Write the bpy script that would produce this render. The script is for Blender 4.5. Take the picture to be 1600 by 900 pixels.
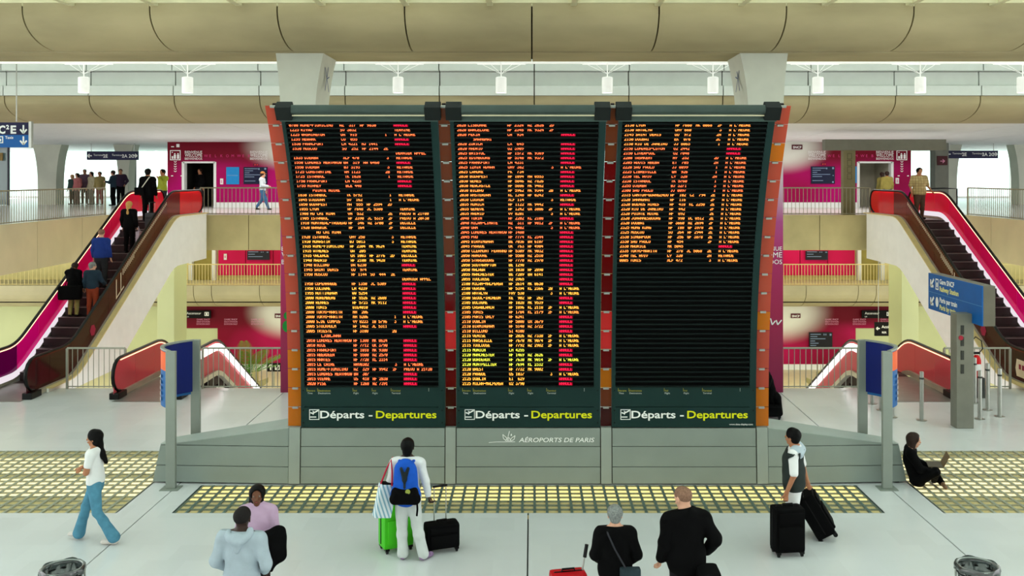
import bpy, bmesh, math, random
import numpy as np
from mathutils import Vector, Matrix

for o in list(bpy.data.objects):
    bpy.data.objects.remove(o, do_unlink=True)
SC = bpy.context.scene
COL = SC.collection
random.seed(7)

# ------------------------------------------------------------------ camera
EYE = 5.52           # eye height above the hall floor (the viewer stands on a gallery)
cam_d = bpy.data.cameras.new('camera')
cam_d.sensor_width = 36.0
cam_d.lens = 32.4
cam_d.shift_x = (800 - 831) / 1600.0
cam_d.shift_y = -(450 - 273.5) / 1600.0
cam_d.clip_end = 500
cam = bpy.data.objects.new('camera', cam_d)
COL.objects.link(cam)
cam.location = (0, 0, EYE)
cam.rotation_euler = (math.pi / 2, 0, 0)
SC.camera = cam

# ------------------------------------------------------------------ world, lights, exposure
W = bpy.data.worlds.new('overcast_sky')
SC.world = W
W.use_nodes = True
wb = W.node_tree.nodes['Background']
wb.inputs[0].default_value = (0.985, 1.0, 0.995, 1)
wb.inputs[1].default_value = 2.6
SC.view_settings.view_transform = 'Standard'
SC.view_settings.look = 'None'
SC.view_settings.gamma = 1.0
SC.view_settings.use_curve_mapping = False
SC.view_settings.exposure = 0.3


def area(name, loc, size, energy, color, rot=(0, 0, 0)):
    d = bpy.data.lights.new(name, 'AREA')
    d.shape = 'RECTANGLE'
    d.size, d.size_y = size
    d.energy = energy
    d.color = color
    o = bpy.data.objects.new(name, d)
    o.location = loc
    o.rotation_euler = rot
    COL.objects.link(o)
    return o


# warm fluorescent lighting of the station level, the far bank and the upper gallery
YEL = (1.0, 0.92, 0.58)
for sx in (-1, 1):
    area('station_level_lamp', (sx * 9.5, 42.5, -0.75), (11, 5), 170, YEL)
    area('station_level_lamp', (sx * 21, 40, -0.75), (9, 8), 200, YEL)
    area('far_bank_lamp', (sx * 12.0, 46.8, 2.35), (14, 1.6), 90, YEL)
    area('under_gallery_lamp', (sx * 13.0, 39.5, 2.3), (12, 5), 130, YEL)
    area('under_gallery_lamp', (sx * 20.0, 32.0, 2.3), (6, 9), 170, YEL)
    area('gallery_lamp', (sx * 12.5, 39.5, 7.0), (11, 3), 260, (1.0, 0.93, 0.85))

# ------------------------------------------------------------------ helpers
def lin(c):
    return tuple(((v / 255) / 12.92 if v / 255 <= 0.04045 else ((v / 255 + 0.055) / 1.055) ** 2.4) for v in c)


MATS = {}


def mat(name, rgb, rough=0.5, metal=0.0, vary=0.08, scale=3.0, bump=0.0, spec=0.22, emit=None, es=0.0, alpha=1.0, trans=0.0, stretch=(1, 1, 1), coat=0.0):
    """procedural principled material: base colour broken up by noise, optional fine bump"""
    if name in MATS:
        return MATS[name]
    m = bpy.data.materials.new(name)
    m.use_nodes = True
    nt = m.node_tree
    b = nt.nodes['Principled BSDF']
    c = lin(rgb)
    tc = nt.nodes.new('ShaderNodeTexCoord')
    mp = nt.nodes.new('ShaderNodeMapping')
    mp.inputs['Scale'].default_value = stretch
    nt.links.new(tc.outputs['Object'], mp.inputs['Vector'])
    nz = nt.nodes.new('ShaderNodeTexNoise')
    nz.inputs['Scale'].default_value = scale
    nz.inputs['Detail'].default_value = 5
    nt.links.new(mp.outputs[0], nz.inputs['Vector'])
    rp = nt.nodes.new('ShaderNodeValToRGB')
    rp.color_ramp.elements[0].position = 0.3
    rp.color_ramp.elements[1].position = 0.7
    rp.color_ramp.elements[0].color = tuple(max(0, v * (1 - vary)) for v in c) + (1,)
    rp.color_ramp.elements[1].color = tuple(min(1, v * (1 + vary)) for v in c) + (1,)
    nt.links.new(nz.outputs['Fac'], rp.inputs['Fac'])
    nt.links.new(rp.outputs['Color'], b.inputs['Base Color'])
    b.inputs['Roughness'].default_value = rough
    b.inputs['Metallic'].default_value = metal
    b.inputs['Specular IOR Level'].default_value = spec
    b.inputs['Coat Weight'].default_value = coat
    if emit:
        b.inputs['Emission Color'].default_value = tuple(emit) + (1,)
        b.inputs['Emission Strength'].default_value = es
    b.inputs['Alpha'].default_value = alpha
    b.inputs['Transmission Weight'].default_value = trans
    if bump:
        n2 = nt.nodes.new('ShaderNodeTexNoise')
        n2.inputs['Scale'].default_value = scale * 12
        nt.links.new(mp.outputs[0], n2.inputs['Vector'])
        bp = nt.nodes.new('ShaderNodeBump')
        bp.inputs['Strength'].default_value = bump
        bp.inputs['Distance'].default_value = 0.02
        nt.links.new(n2.outputs['Fac'], bp.inputs['Height'])
        nt.links.new(bp.outputs[0], b.inputs['Normal'])
    MATS[name] = m
    return m


def emis(name, rgb, s):
    """glowing material (LEDs, tubes, lit screens); colour given linear"""
    if name in MATS:
        return MATS[name]
    m = bpy.data.materials.new(name)
    m.use_nodes = True
    nt = m.node_tree
    nt.nodes.clear()
    e = nt.nodes.new('ShaderNodeEmission')
    e.inputs[0].default_value = tuple(rgb) + (1,)
    e.inputs[1].default_value = s
    out = nt.nodes.new('ShaderNodeOutputMaterial')
    nt.links.new(e.outputs[0], out.inputs[0])
    MATS[name] = m
    return m


def film(name, rgb, clear=0.5, rough=0.1, gloss=0.12, translucent=True):
    """tinted sheet: part clear tint, part light-scattering, with a gloss on top"""
    if name in MATS:
        return MATS[name]
    m = bpy.data.materials.new(name)
    m.use_nodes = True
    nt = m.node_tree
    nt.nodes.clear()
    c = lin(rgb) + (1,)
    tr = nt.nodes.new('ShaderNodeBsdfTransparent'); tr.inputs[0].default_value = c
    df = nt.nodes.new('ShaderNodeBsdfDiffuse'); df.inputs[0].default_value = c
    tl = nt.nodes.new('ShaderNodeBsdfTranslucent'); tl.inputs[0].default_value = c
    gl = nt.nodes.new('ShaderNodeBsdfGlossy'); gl.inputs['Roughness'].default_value = rough
    a = nt.nodes.new('ShaderNodeMixShader'); a.inputs[0].default_value = 0.5 if translucent else 0.0
    nt.links.new(df.outputs[0], a.inputs[1]); nt.links.new(tl.outputs[0], a.inputs[2])
    b = nt.nodes.new('ShaderNodeMixShader'); b.inputs[0].default_value = clear
    nt.links.new(a.outputs[0], b.inputs[1]); nt.links.new(tr.outputs[0], b.inputs[2])
    g = nt.nodes.new('ShaderNodeMixShader')
    fr = nt.nodes.new('ShaderNodeLayerWeight'); fr.inputs['Blend'].default_value = 0.5
    pw = nt.nodes.new('ShaderNodeMath'); pw.operation = 'POWER'; pw.inputs[1].default_value = 4.0
    ml = nt.nodes.new('ShaderNodeMath'); ml.operation = 'MULTIPLY_ADD'; ml.inputs[1].default_value = min(0.7, gloss * 4); ml.inputs[2].default_value = gloss * 0.3
    nt.links.new(fr.outputs['Facing'], pw.inputs[0]); nt.links.new(pw.outputs[0], ml.inputs[0])
    nt.links.new(ml.outputs[0], g.inputs[0])
    nt.links.new(b.outputs[0], g.inputs[1]); nt.links.new(gl.outputs[0], g.inputs[2])
    out = nt.nodes.new('ShaderNodeOutputMaterial')
    nt.links.new(g.outputs[0], out.inputs[0])
    MATS[name] = m
    return m


def tag(o, label=None, cat=None, group=None, kind=None):
    if label: o['label'] = label
    if cat: o['category'] = cat
    if group: o['group'] = group
    if kind: o['kind'] = kind
    return o


def wloc(o):
    v = Vector((0, 0, 0))
    while o is not None:
        v = v + o.location
        o = o.parent
    return v


def empty(name, loc=(0, 0, 0), label=None, cat=None, group=None, kind=None, parent=None):
    o = bpy.data.objects.new(name, None)
    o.empty_display_size = 0.1
    COL.objects.link(o)
    o.location = Vector(loc) - (wloc(parent) if parent else Vector())
    o.parent = parent
    return tag(o, label, cat, group, kind)


def link(name, me, parent=None, loc=(0, 0, 0)):
    """object from mesh data; loc is its world position"""
    o = bpy.data.objects.new(name, me)
    COL.objects.link(o)
    o.parent = parent
    o.location = Vector(loc) - (wloc(parent) if parent else Vector())
    return o


class MB:
    """mesh builder: gathers shapes in world coordinates, build() links them as one object"""
    def __init__(s):
        s.v = []; s.f = []

    def add(s, vs, fs):
        n = len(s.v)
        s.v += [tuple(v) for v in vs]
        s.f += [tuple(i + n for i in f) for f in fs]
        return s

    def box(s, x0, x1, y0, y1, z0, z1):
        return s.add([(x0, y0, z0), (x1, y0, z0), (x1, y1, z0), (x0, y1, z0), (x0, y0, z1), (x1, y0, z1), (x1, y1, z1), (x0, y1, z1)],
                     [(0, 3, 2, 1), (4, 5, 6, 7), (0, 1, 5, 4), (1, 2, 6, 5), (2, 3, 7, 6), (3, 0, 4, 7)])

    def boxr(s, c, size, M=None):
        """box of given size about c, turned by the 3x3 matrix M"""
        hx, hy, hz = size[0] / 2, size[1] / 2, size[2] / 2
        M = M or Matrix.Identity(3)
        c = Vector(c)
        vs = [c + M @ Vector((sx * hx, sy * hy, sz * hz)) for sz in (-1, 1) for sx, sy in ((-1, -1), (1, -1), (1, 1), (-1, 1))]
        return s.add(vs, [(0, 3, 2, 1), (4, 5, 6, 7), (0, 1, 5, 4), (1, 2, 6, 5), (2, 3, 7, 6), (3, 0, 4, 7)])

    def prism(s, pts, d):
        """closed planar outline pts extruded by vector d"""
        n = len(pts); d = Vector(d)
        a = [Vector(p) for p in pts]
        vs = a + [p + d for p in a]
        fs = [tuple(range(n))[::-1], tuple(range(n, 2 * n))] + [(i, (i + 1) % n, n + (i + 1) % n, n + i) for i in range(n)]
        return s.add(vs, fs)

    def sweep(s, prof, x0, x1):
        """profile of (y,z) swept along x, closed outline with end caps"""
        return s.prism([(x0, y, z) for y, z in prof], (x1 - x0, 0, 0))

    def tube(s, path, r, n=8, caps=True, closed=False, flat=1.0):
        P = [Vector(p) for p in path]
        m = len(P)
        rs = r if isinstance(r, (list, tuple)) else [r] * m
        vs = []
        prev = None
        for i, p in enumerate(P):
            if closed:
                t = P[(i + 1) % m] - P[i - 1]
            else:
                t = P[min(i + 1, m - 1)] - P[max(i - 1, 0)]
            t.normalize()
            if prev is None:
                ref = Vector((0, 0, 1)) if abs(t.z) < 0.9 else Vector((1, 0, 0))
                u = t.cross(ref).normalized()
            else:
                u = (prev - t * prev.dot(t)).normalized()
            prev = u
            w = t.cross(u)
            for k in range(n):
                a = 2 * math.pi * k / n + math.pi / n
                vs.append(p + (u * math.cos(a) + w * math.sin(a) * flat) * rs[i])
        fs = []
        mm = m if closed else m - 1
        for i in range(mm):
            j = (i + 1) % m
            for k in range(n):
                fs.append((i * n + k, i * n + (k + 1) % n, j * n + (k + 1) % n, j * n + k))
        if caps and not closed:
            fs.append(tuple(range(n))[::-1]); fs.append(tuple((m - 1) * n + k for k in range(n)))
        return s.add(vs, fs)

    def lathe(s, c, prof, n=24, axis='z'):
        """profile of (r, z) turned about a vertical axis through c"""
        c = Vector(c); vs = []; fs = []
        for r, z in prof:
            for k in range(n):
                a = 2 * math.pi * k / n
                vs.append(c + Vector((r * math.cos(a), r * math.sin(a), z)))
        for i in range(len(prof) - 1):
            for k in range(n):
                fs.append((i * n + k, i * n + (k + 1) % n, (i + 1) * n + (k + 1) % n, (i + 1) * n + k))
        return s.add(vs, fs)

    def ball(s, c, r, n=10, m=7):
        if not isinstance(r, (list, tuple)): r = (r, r, r)
        c = Vector(c); vs = []; fs = []
        for i in range(m + 1):
            t = math.pi * i / m
            for k in range(n):
                a = 2 * math.pi * k / n
                vs.append(c + Vector((r[0] * math.sin(t) * math.cos(a), r[1] * math.sin(t) * math.sin(a), r[2] * math.cos(t))))
        for i in range(m):
            for k in range(n):
                fs.append((i * n + k, (i + 1) * n + k, (i + 1) * n + (k + 1) % n, i * n + (k + 1) % n))
        return s.add(vs, fs)

    def mesh(s, name, material, off=Vector(), smooth=False, bevel=0.0):
        me = bpy.data.meshes.new(name)
        me.from_pydata([tuple(Vector(v) - off) for v in s.v], [], s.f)
        bm = bmesh.new(); bm.from_mesh(me)
        bmesh.ops.remove_doubles(bm, verts=bm.verts, dist=1e-5)
        bmesh.ops.recalc_face_normals(bm, faces=bm.faces)
        if bevel:
            ed = [e for e in bm.edges if len(e.link_faces) == 2 and e.calc_face_angle(0) > 0.6]
            bmesh.ops.bevel(bm, geom=ed, offset=bevel, segments=2, affect='EDGES', profile=0.6)
        bm.to_mesh(me); bm.free()
        if smooth:
            me.shade_smooth()
            if smooth != 'all':
                me.set_sharp_from_angle(angle=math.radians(40))
        me.materials.append(material)
        return me

    def build(s, name, material, parent=None, base=None, **kw):
        """base: world position the object's origin takes (default: the parent's)"""
        pl = wloc(parent) if parent else Vector()
        b = Vector(base) if base is not None else pl
        return link(name, s.mesh(name, material, b, **kw), parent, b)


TXT = {}
TSC = bpy.data.scenes.new('lettering_workshop')   # scratch scene for turning letters into meshes; removed at the end


def text_verts(body, bold=0.0, shear=0.0):
    key = (body, bold, shear)
    if key not in TXT:
        cu = bpy.data.curves.new('lettering', 'FONT')
        cu.body = body; cu.size = 1.0; cu.offset = bold; cu.shear = shear
        cu.resolution_u = 3
        o = bpy.data.objects.new('lettering', cu)
        TSC.collection.objects.link(o)
        TSC.view_layers[0].update()
        dg = TSC.view_layers[0].depsgraph
        me = bpy.data.meshes.new_from_object(o.evaluated_get(dg))
        vs = [v.co.copy() for v in me.vertices]; fs = [tuple(p.vertices) for p in me.polygons]
        bpy.data.objects.remove(o, do_unlink=True); bpy.data.meshes.remove(me); bpy.data.curves.remove(cu)
        TXT[key] = (vs, fs)
    return TXT[key]


def text(body, parent, material, org, xd, yd, height, width=None, bold=0.0, shear=0.0, align='L', name='lettering', mb=None):
    """flat lettering: cap height `height`, optionally squeezed to `width`; org is the baseline start (or middle / end)"""
    vs, fs = text_verts(body, bold, shear)
    if not vs: return None
    xs = [v.x for v in vs]
    x0, x1 = min(xs), max(xs)
    k = height / 0.73
    kx = width / (x1 - x0) if width else k
    sh = {'L': 0, 'C': -(x1 - x0) * kx / 2, 'R': -(x1 - x0) * kx}[align]
    org = Vector(org); xd = Vector(xd).normalized(); yd = Vector(yd).normalized()
    pts = [org + xd * ((v.x - x0) * kx + sh) + yd * (v.y * k) for v in vs]
    if mb is not None:
        mb.add(pts, fs); return None
    b = MB().add(pts, fs)
    return flat(b, name, material, parent)


def flat(b, name, material, parent):
    """link print (flat faces) without welding or turning normals"""
    off = wloc(parent) if parent else Vector()
    me = bpy.data.meshes.new(name)
    me.from_pydata([tuple(Vector(v) - off) for v in b.v], [], b.f)
    me.materials.append(material)
    return link(name, me, parent, off)


class Pr:
    """prints shapes on a plane: org + u*xd + v*yd"""
    def __init__(s, org, xd, yd):
        s.o = Vector(org); s.x = Vector(xd).normalized(); s.y = Vector(yd).normalized(); s.b = MB()

    def p(s, u, v):
        return s.o + s.x * u + s.y * v

    def rect(s, u0, u1, v0, v1):
        s.b.add([s.p(u0, v0), s.p(u1, v0), s.p(u1, v1), s.p(u0, v1)], [(0, 1, 2, 3)]); return s

    def poly(s, pts):
        s.b.add([s.p(*q) for q in pts], [tuple(range(len(pts)))]); return s

    def line(s, pts, w):
        for (a, b), (c, d) in zip(pts, pts[1:]):
            L = math.hypot(c - a, d - b) or 1
            nx, ny = -(d - b) / L * w / 2, (c - a) / L * w / 2
            s.poly([(a - nx, b - ny), (c - nx, d - ny), (c + nx, d + ny), (a + nx, b + ny)])
        return s

    def frame(s, u0, u1, v0, v1, w):
        return s.rect(u0, u1, v0, v0 + w).rect(u0, u1, v1 - w, v1).rect(u0, u0 + w, v0 + w, v1 - w).rect(u1 - w, u1, v0 + w, v1 - w)

    def disc(s, u, v, r, n=16, ry=None):
        ry = ry or r
        return s.poly([(u + r * math.cos(2 * math.pi * k / n), v + ry * math.sin(2 * math.pi * k / n)) for k in range(n)])

    def arrow(s, u, v, size, ang, w=None):
        w = w or size * 0.2
        ca, sa = math.cos(ang), math.sin(ang)
        R = lambda a, b: (u + a * ca - b * sa, v + a * sa + b * ca)
        h = size / 2
        s.line([R(-h, 0), R(h * 0.85, 0)], w)
        s.line([R(h * 0.05, h * 0.8), R(h, 0)], w)
        s.line([R(h * 0.05, -h * 0.8), R(h, 0)], w)
        return s

    def text(s, body, u, v, h, width=None, align='L', bold=0.0, shear=0.0):
        text(body, None, None, s.p(u, v), s.x, s.y, h, width, bold, shear, align, mb=s.b); return s

    def build(s, name, material, parent):
        return flat(s.b, name, material, parent)


# ------------------------------------------------------------------ materials
CONC = mat('board_marked_concrete', (176, 164, 128), 0.8, vary=0.2, scale=0.45, bump=0.15, stretch=(0.6, 1, 2))
CONC2 = mat('smooth_concrete', (188, 182, 150), 0.75, vary=0.1, scale=0.8, bump=0.1)
WHITEP = mat('white_paint', (226, 230, 228), 0.6, vary=0.03)
JOINT = mat('dark_joint', (52, 48, 36), 0.9)
def floor_mat():
    m = bpy.data.materials.new('pale_terrazzo'); m.use_nodes = True
    nt = m.node_tree; b = nt.nodes['Principled BSDF']
    b.inputs['Roughness'].default_value = 0.2
    ge = nt.nodes.new('ShaderNodeNewGeometry')
    br = nt.nodes.new('ShaderNodeTexBrick'); br.inputs['Scale'].default_value = 1.0; br.inputs['Mortar Size'].default_value = 0.0
    br.inputs['Brick Width'].default_value = 0.55; br.inputs['Row Height'].default_value = 0.55
    br.inputs['Color1'].default_value = lin((211, 216, 217)) + (1,); br.inputs['Color2'].default_value = lin((206, 211, 212)) + (1,)
    nz = nt.nodes.new('ShaderNodeTexNoise'); nz.inputs['Scale'].default_value = 0.7; nz.inputs['Detail'].default_value = 6
    mx = nt.nodes.new('ShaderNodeMix'); mx.data_type = 'RGBA'; mx.blend_type = 'OVERLAY'; mx.inputs[0].default_value = 0.14
    nt.links.new(ge.outputs['Position'], br.inputs['Vector']); nt.links.new(ge.outputs['Position'], nz.inputs['Vector'])
    nt.links.new(br.outputs['Color'], mx.inputs[6]); nt.links.new(nz.outputs['Fac'], mx.inputs[7])
    hs = nt.nodes.new('ShaderNodeHueSaturation'); hs.inputs['Saturation'].default_value = 0.8
    nt.links.new(mx.outputs[2], hs.inputs['Color']); nt.links.new(hs.outputs[0], b.inputs['Base Color'])
    MATS['pale_terrazzo'] = m
    return m


FLOORM = floor_mat()
FLOORJ = mat('floor_joint', (95, 105, 102), 0.6)
GREYP = mat('grey_plinth_paint', (137, 148, 142), 0.55, vary=0.05, scale=1.5)
STEEL = mat('brushed_steel', (170, 172, 165), 0.35, metal=0.8, vary=0.06, scale=8)
RAILM = mat('railing_grey_paint', (168, 170, 158), 0.45, metal=0.4, vary=0.05)
DARKG = mat('board_dark_green', (24, 50, 48), 0.5, vary=0.08, scale=2, spec=.15)
BLACK = mat('black_rubber', (8, 8, 9), 0.35, vary=0.1)
BLKP = mat('matte_black', (12, 12, 12), 0.8, vary=0.1)
PINK = mat('magenta_wall_print', (178, 10, 92), 0.5, vary=0.1, scale=0.4)
PINKD = mat('crimson_wall_print', (186, 16, 66), 0.5, vary=0.12, scale=0.4)
WPRINT = mat('white_print', (240, 240, 240), 0.6, vary=0.02)
PPRINT = mat('pale_pink_print', (222, 150, 180), 0.6, vary=0.05)
NAVY = mat('navy_sign', (14, 16, 62), 0.4, vary=0.05)
BLUE = mat('blue_sign', (2, 92, 168), 0.4, vary=0.05)
GLASS = film('clear_glass', (225, 240, 235), clear=0.93, gloss=0.15, rough=0.02)

# ================================================================== THE SETTING
U = 3.98            # upper gallery floor
SL = -4.6           # station level floor


# ---- hall floor: slabs with open joints
floor = MB().box(-34, 34, 2, 23.88, -0.4, -0.1).build('floor', FLOORJ)
tag(floor, 'pale polished terrazzo hall floor with dark joints', kind='structure')
JX = 6.3
slabs = []
for x0, x1 in ((-34, -JX), (-JX, -0.06), (-0.06, JX), (JX, 34)):
    slabs.append((x0, x1, 2, 15.05))
slabs += [(-34, -14.6, 15.05, 18.45), (-6.8, -JX, 15.05, 18.45), (-JX, -5.86, 15.05, 18.45), (5.75, JX, 15.05, 18.45), (JX, 6.75, 15.05, 18.45),
          (14.6, 34, 15.05, 18.45), (-5.86, 5.75, 16.4, 18.45)]
for x0, x1 in ((-34, -JX), (-JX, JX), (JX, 34)):
    slabs.append((x0, x1, 18.45, 23.88))
for x0, x1, y0, y1 in slabs:
    def g(v, s):
        return v + s * (0.011 if abs(abs(v) - JX) < 0.01 or abs(v + 0.06) < 0.01 else 0.0)
    MB().box(g(x0, 1), g(x1, -1), y0, y1, -0.1, 0.0).build('floor_slab', FLOORM, floor)

# ---- luminous glass-block floors
GRID = mat('floor_grid_metal', (96, 116, 108), 0.4, metal=0.3, vary=0.1)
PAN = mat('yellow_diffuser_pan', (205, 188, 128), 0.7, vary=0.08, emit=(1.0, 0.82, 0.42), es=0.16)
BLOCK = film('glass_floor_block', (246, 246, 236), clear=0.88, gloss=0.06, rough=0.2)
TUBE = emis('floor_tube_light', (1.0, 0.76, 0.30), 1.9)
PALETUBE = emis('floor_tube_light_pale', (1.0, 0.86, 0.55), 1.9)


GRIDP = mat('floor_grid_haze', (150, 156, 138), 0.4, metal=0.2, vary=0.1)  # lighter copy of the grid, haze reflection put into its colour


def glass_floor(name, x0, x1, y0, y1, lit, label, ids, tube, GRID=GRID):
    root = empty(name, ((x0 + x1) / 2, (y0 + y1) / 2, 0), label, kind='structure')
    n = round((x1 - x0) / 0.205); m = round((y1 - y0) / 0.205)
    px, py = (x1 - x0) / n, (y1 - y0) / m
    MB().box(x0, x1, y0, y1, -0.1, -0.03).build('diffuser_pan', PAN, root)
    for i in range(n + 1):
        x = x0 + i * px
        if i == 0: g0 = MB().box(-0.022, 0.022, y0 - wloc(root).y, y1 - wloc(root).y, -0.03, 0.0).mesh('grid_bar', GRID)
        link('grid_bar', g0, root, (x, wloc(root).y, 0))
    for j in range(m + 1):
        y = y0 + j * py
        if j == 0: g1 = MB().box(x0 - wloc(root).x, x1 - wloc(root).x, -0.012, 0.012, -0.03, -0.003).mesh('grid_bar', GRID)
        link('grid_bar', g1, root, (wloc(root).x, y, 0))
    bl = MB().box(-px / 2 + 0.024, px / 2 - 0.024, -py / 2 + 0.014, py / 2 - 0.014, -0.012, -0.004).mesh('glass_block', BLOCK)
    k = 0
    extra = MB()
    cells = [(i, j) for i in range(n) for j in range(m)]
    cells.sort(key=lambda c: abs(x0 + (c[0] + .5) * px) - 0.0 * c[1])
    for i, j in cells:
        cx, cy = x0 + (i + .5) * px, y0 + (j + .5) * py
        if k < 300:
            link('glass_block', bl, root, (cx, cy, 0))
        else:
            extra.box(cx - px / 2 + 0.024, cx + px / 2 - 0.024, cy - py / 2 + 0.014, cy + py / 2 - 0.014, -0.012, -0.004)
        k += 1
    if extra.v:
        tag(extra.build('glass_blocks', BLOCK, root), kind='stuff')
    for j in range(m):
        if lit(j, m):
            cy = y0 + (j + .62) * py
            MB().box(x0 + 0.03, x1 - 0.03, cy - 0.032, cy + 0.03, -0.03, -0.02).build('tube_light', tube, root)
    return root


glass_floor('floor_light_strip', -5.86, 5.75, 15.05, 16.4, lambda j, m: j >= m - 4, 'strip of glowing glass blocks in the floor before the board plinth', 0, TUBE)
side_lit = lambda j, m: 4 <= j < m - 2 and j != 9
glass_floor('floor_light_field', -14.6, -6.8, 15.05, 18.45, side_lit, 'field of glowing glass floor blocks under the walking woman', 0, PALETUBE, GRIDP)
glass_floor('floor_light_field', 6.75, 14.6, 15.05, 18.45, side_lit, 'field of glowing glass floor blocks beside the seated person', 0, PALETUBE, GRIDP)

# ---- the viewer's own gallery and an unseen wall added behind it to cut frontal light
tag(MB().box(-34, 34, -7, 1.6, U - .6, U).build('floor_viewer_gallery', FLOORM), 'gallery floor the viewer stands on', kind='structure')
tag(MB().box(-34, 34, -7.3, -7, 0, 9.6).build('wall_unseen_back', mat('back_wall_concrete', (150, 146, 130), 0.8)), 'unseen concrete wall added behind the viewer to cut frontal light', kind='structure')

# ---- station level below, far bank, walls of the void
SFLOOR = mat('station_floor', (214, 208, 176), 0.35, vary=0.05)
tag(MB().box(-34, 34, 23.9, 60, SL - 0.3, SL).build('floor_station', SFLOOR), 'pale station level floor below the void', kind='structure')
YELW = mat('cream_yellow_wall', (222, 214, 160), 0.7, vary=0.06, scale=0.5)
GREENW = mat('pale_green_wall', (196, 204, 158), 0.7, vary=0.05, scale=0.5)
OLIVE = mat('olive_door', (150, 138, 66), 0.5, vary=0.08)


def grad_wall(name, base, dark, blobs, zmid=None, topc=None):
    """printed wall: magenta field with darker drift and soft white patches (x, z, rx, rz)"""
    m = bpy.data.materials.new(name); m.use_nodes = True
    nt = m.node_tree; b = nt.nodes['Principled BSDF']; b.inputs['Roughness'].default_value = 0.5; b.inputs['Specular IOR Level'].default_value = 0.12
    ge = nt.nodes.new('ShaderNodeNewGeometry')
    nz = nt.nodes.new('ShaderNodeTexNoise'); nz.inputs['Scale'].default_value = 0.35; nz.inputs['Detail'].default_value = 1
    nt.links.new(ge.outputs['Position'], nz.inputs['Vector'])
    rp = nt.nodes.new('ShaderNodeValToRGB')
    rp.color_ramp.elements[0].position = 0.38; rp.color_ramp.elements[1].position = 0.62
    rp.color_ramp.elements[0].color = lin(dark) + (1,); rp.color_ramp.elements[1].color = lin(base) + (1,)
    nt.links.new(nz.outputs['Fac'], rp.inputs['Fac'])
    cur = rp.outputs['Color']
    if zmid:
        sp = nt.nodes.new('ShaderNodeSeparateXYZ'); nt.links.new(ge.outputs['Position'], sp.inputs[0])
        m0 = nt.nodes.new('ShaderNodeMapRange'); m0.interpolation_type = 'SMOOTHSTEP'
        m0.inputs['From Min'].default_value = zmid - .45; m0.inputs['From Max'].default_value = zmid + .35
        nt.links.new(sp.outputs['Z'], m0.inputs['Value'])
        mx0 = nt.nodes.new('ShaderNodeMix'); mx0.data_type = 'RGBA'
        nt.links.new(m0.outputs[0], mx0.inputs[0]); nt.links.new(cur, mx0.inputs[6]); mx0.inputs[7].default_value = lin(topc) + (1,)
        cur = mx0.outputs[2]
    for (x, z, rx, rz) in blobs:
        mp = nt.nodes.new('ShaderNodeMapping'); mp.vector_type = 'POINT'
        mp.inputs['Scale'].default_value = (1 / rx, 0, 1 / rz)
        mp.inputs['Location'].default_value = (-x / rx, 0, -z / rz)
        nt.links.new(ge.outputs['Position'], mp.inputs['Vector'])
        ln = nt.nodes.new('ShaderNodeVectorMath'); ln.operation = 'LENGTH'
        nt.links.new(mp.outputs[0], ln.inputs[0])
        mr = nt.nodes.new('ShaderNodeMapRange'); mr.interpolation_type = 'SMOOTHSTEP'
        mr.inputs['From Min'].default_value = 0.45; mr.inputs['From Max'].default_value = 1.25
        mr.inputs['To Min'].default_value = 1; mr.inputs['To Max'].default_value = 0
        nt.links.new(ln.outputs['Value'], mr.inputs['Value'])
        mx = nt.nodes.new('ShaderNodeMix'); mx.data_type = 'RGBA'
        nt.links.new(mr.outputs[0], mx.inputs[0]); nt.links.new(cur, mx.inputs[6]); mx.inputs[7].default_value = lin((226, 228, 218)) + (1,)
        cur = mx.outputs[2]
    nt.links.new(cur, b.inputs['Base Color'])
    return m


# far bank of the hall level: floor edge beam with rounded soffit, built in lengths
bank = MB().box(-34, 34, 46.3, 52, -0.9, -0.02).build('floor_far_bank', JOINT)
tag(bank, 'far bank of the hall level across the void', kind='structure')
prof = [(46, 0), (46, -0.3)] + [(46 + 1.7 * (1 - math.cos(a)), -0.3 - 0.95 * math.sin(a)) for a in [math.pi / 2 * k / 8 for k in range(1, 9)]] + [(52, -1.25), (52, 0)]
xs = [-34, -28, -23.5, -19.2, -16.9, -16.0, -13.6, -10, -5, 0, 5, 10, 13.7, 16.3, 17.2, 19.6, 24, 28, 34]
for a, b in zip(xs, xs[1:]):
    MB().sweep(prof, a + 0.015, b - 0.015).build('edge_beam_length', CONC2, bank)
tag(MB().box(-34, 34, 48.6, 48.9, 0, 2.7).build('wall_far_bank', mat('cream_back_wall', (226, 216, 150), 0.7, vary=0.05)), 'cream back wall of the far bank', kind='structure')
tag(MB().box(-34, 34, 48.05, 48.4, SL, -1.2).build('wall_station', GREENW), 'pale back wall of the station level', kind='structure')

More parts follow.
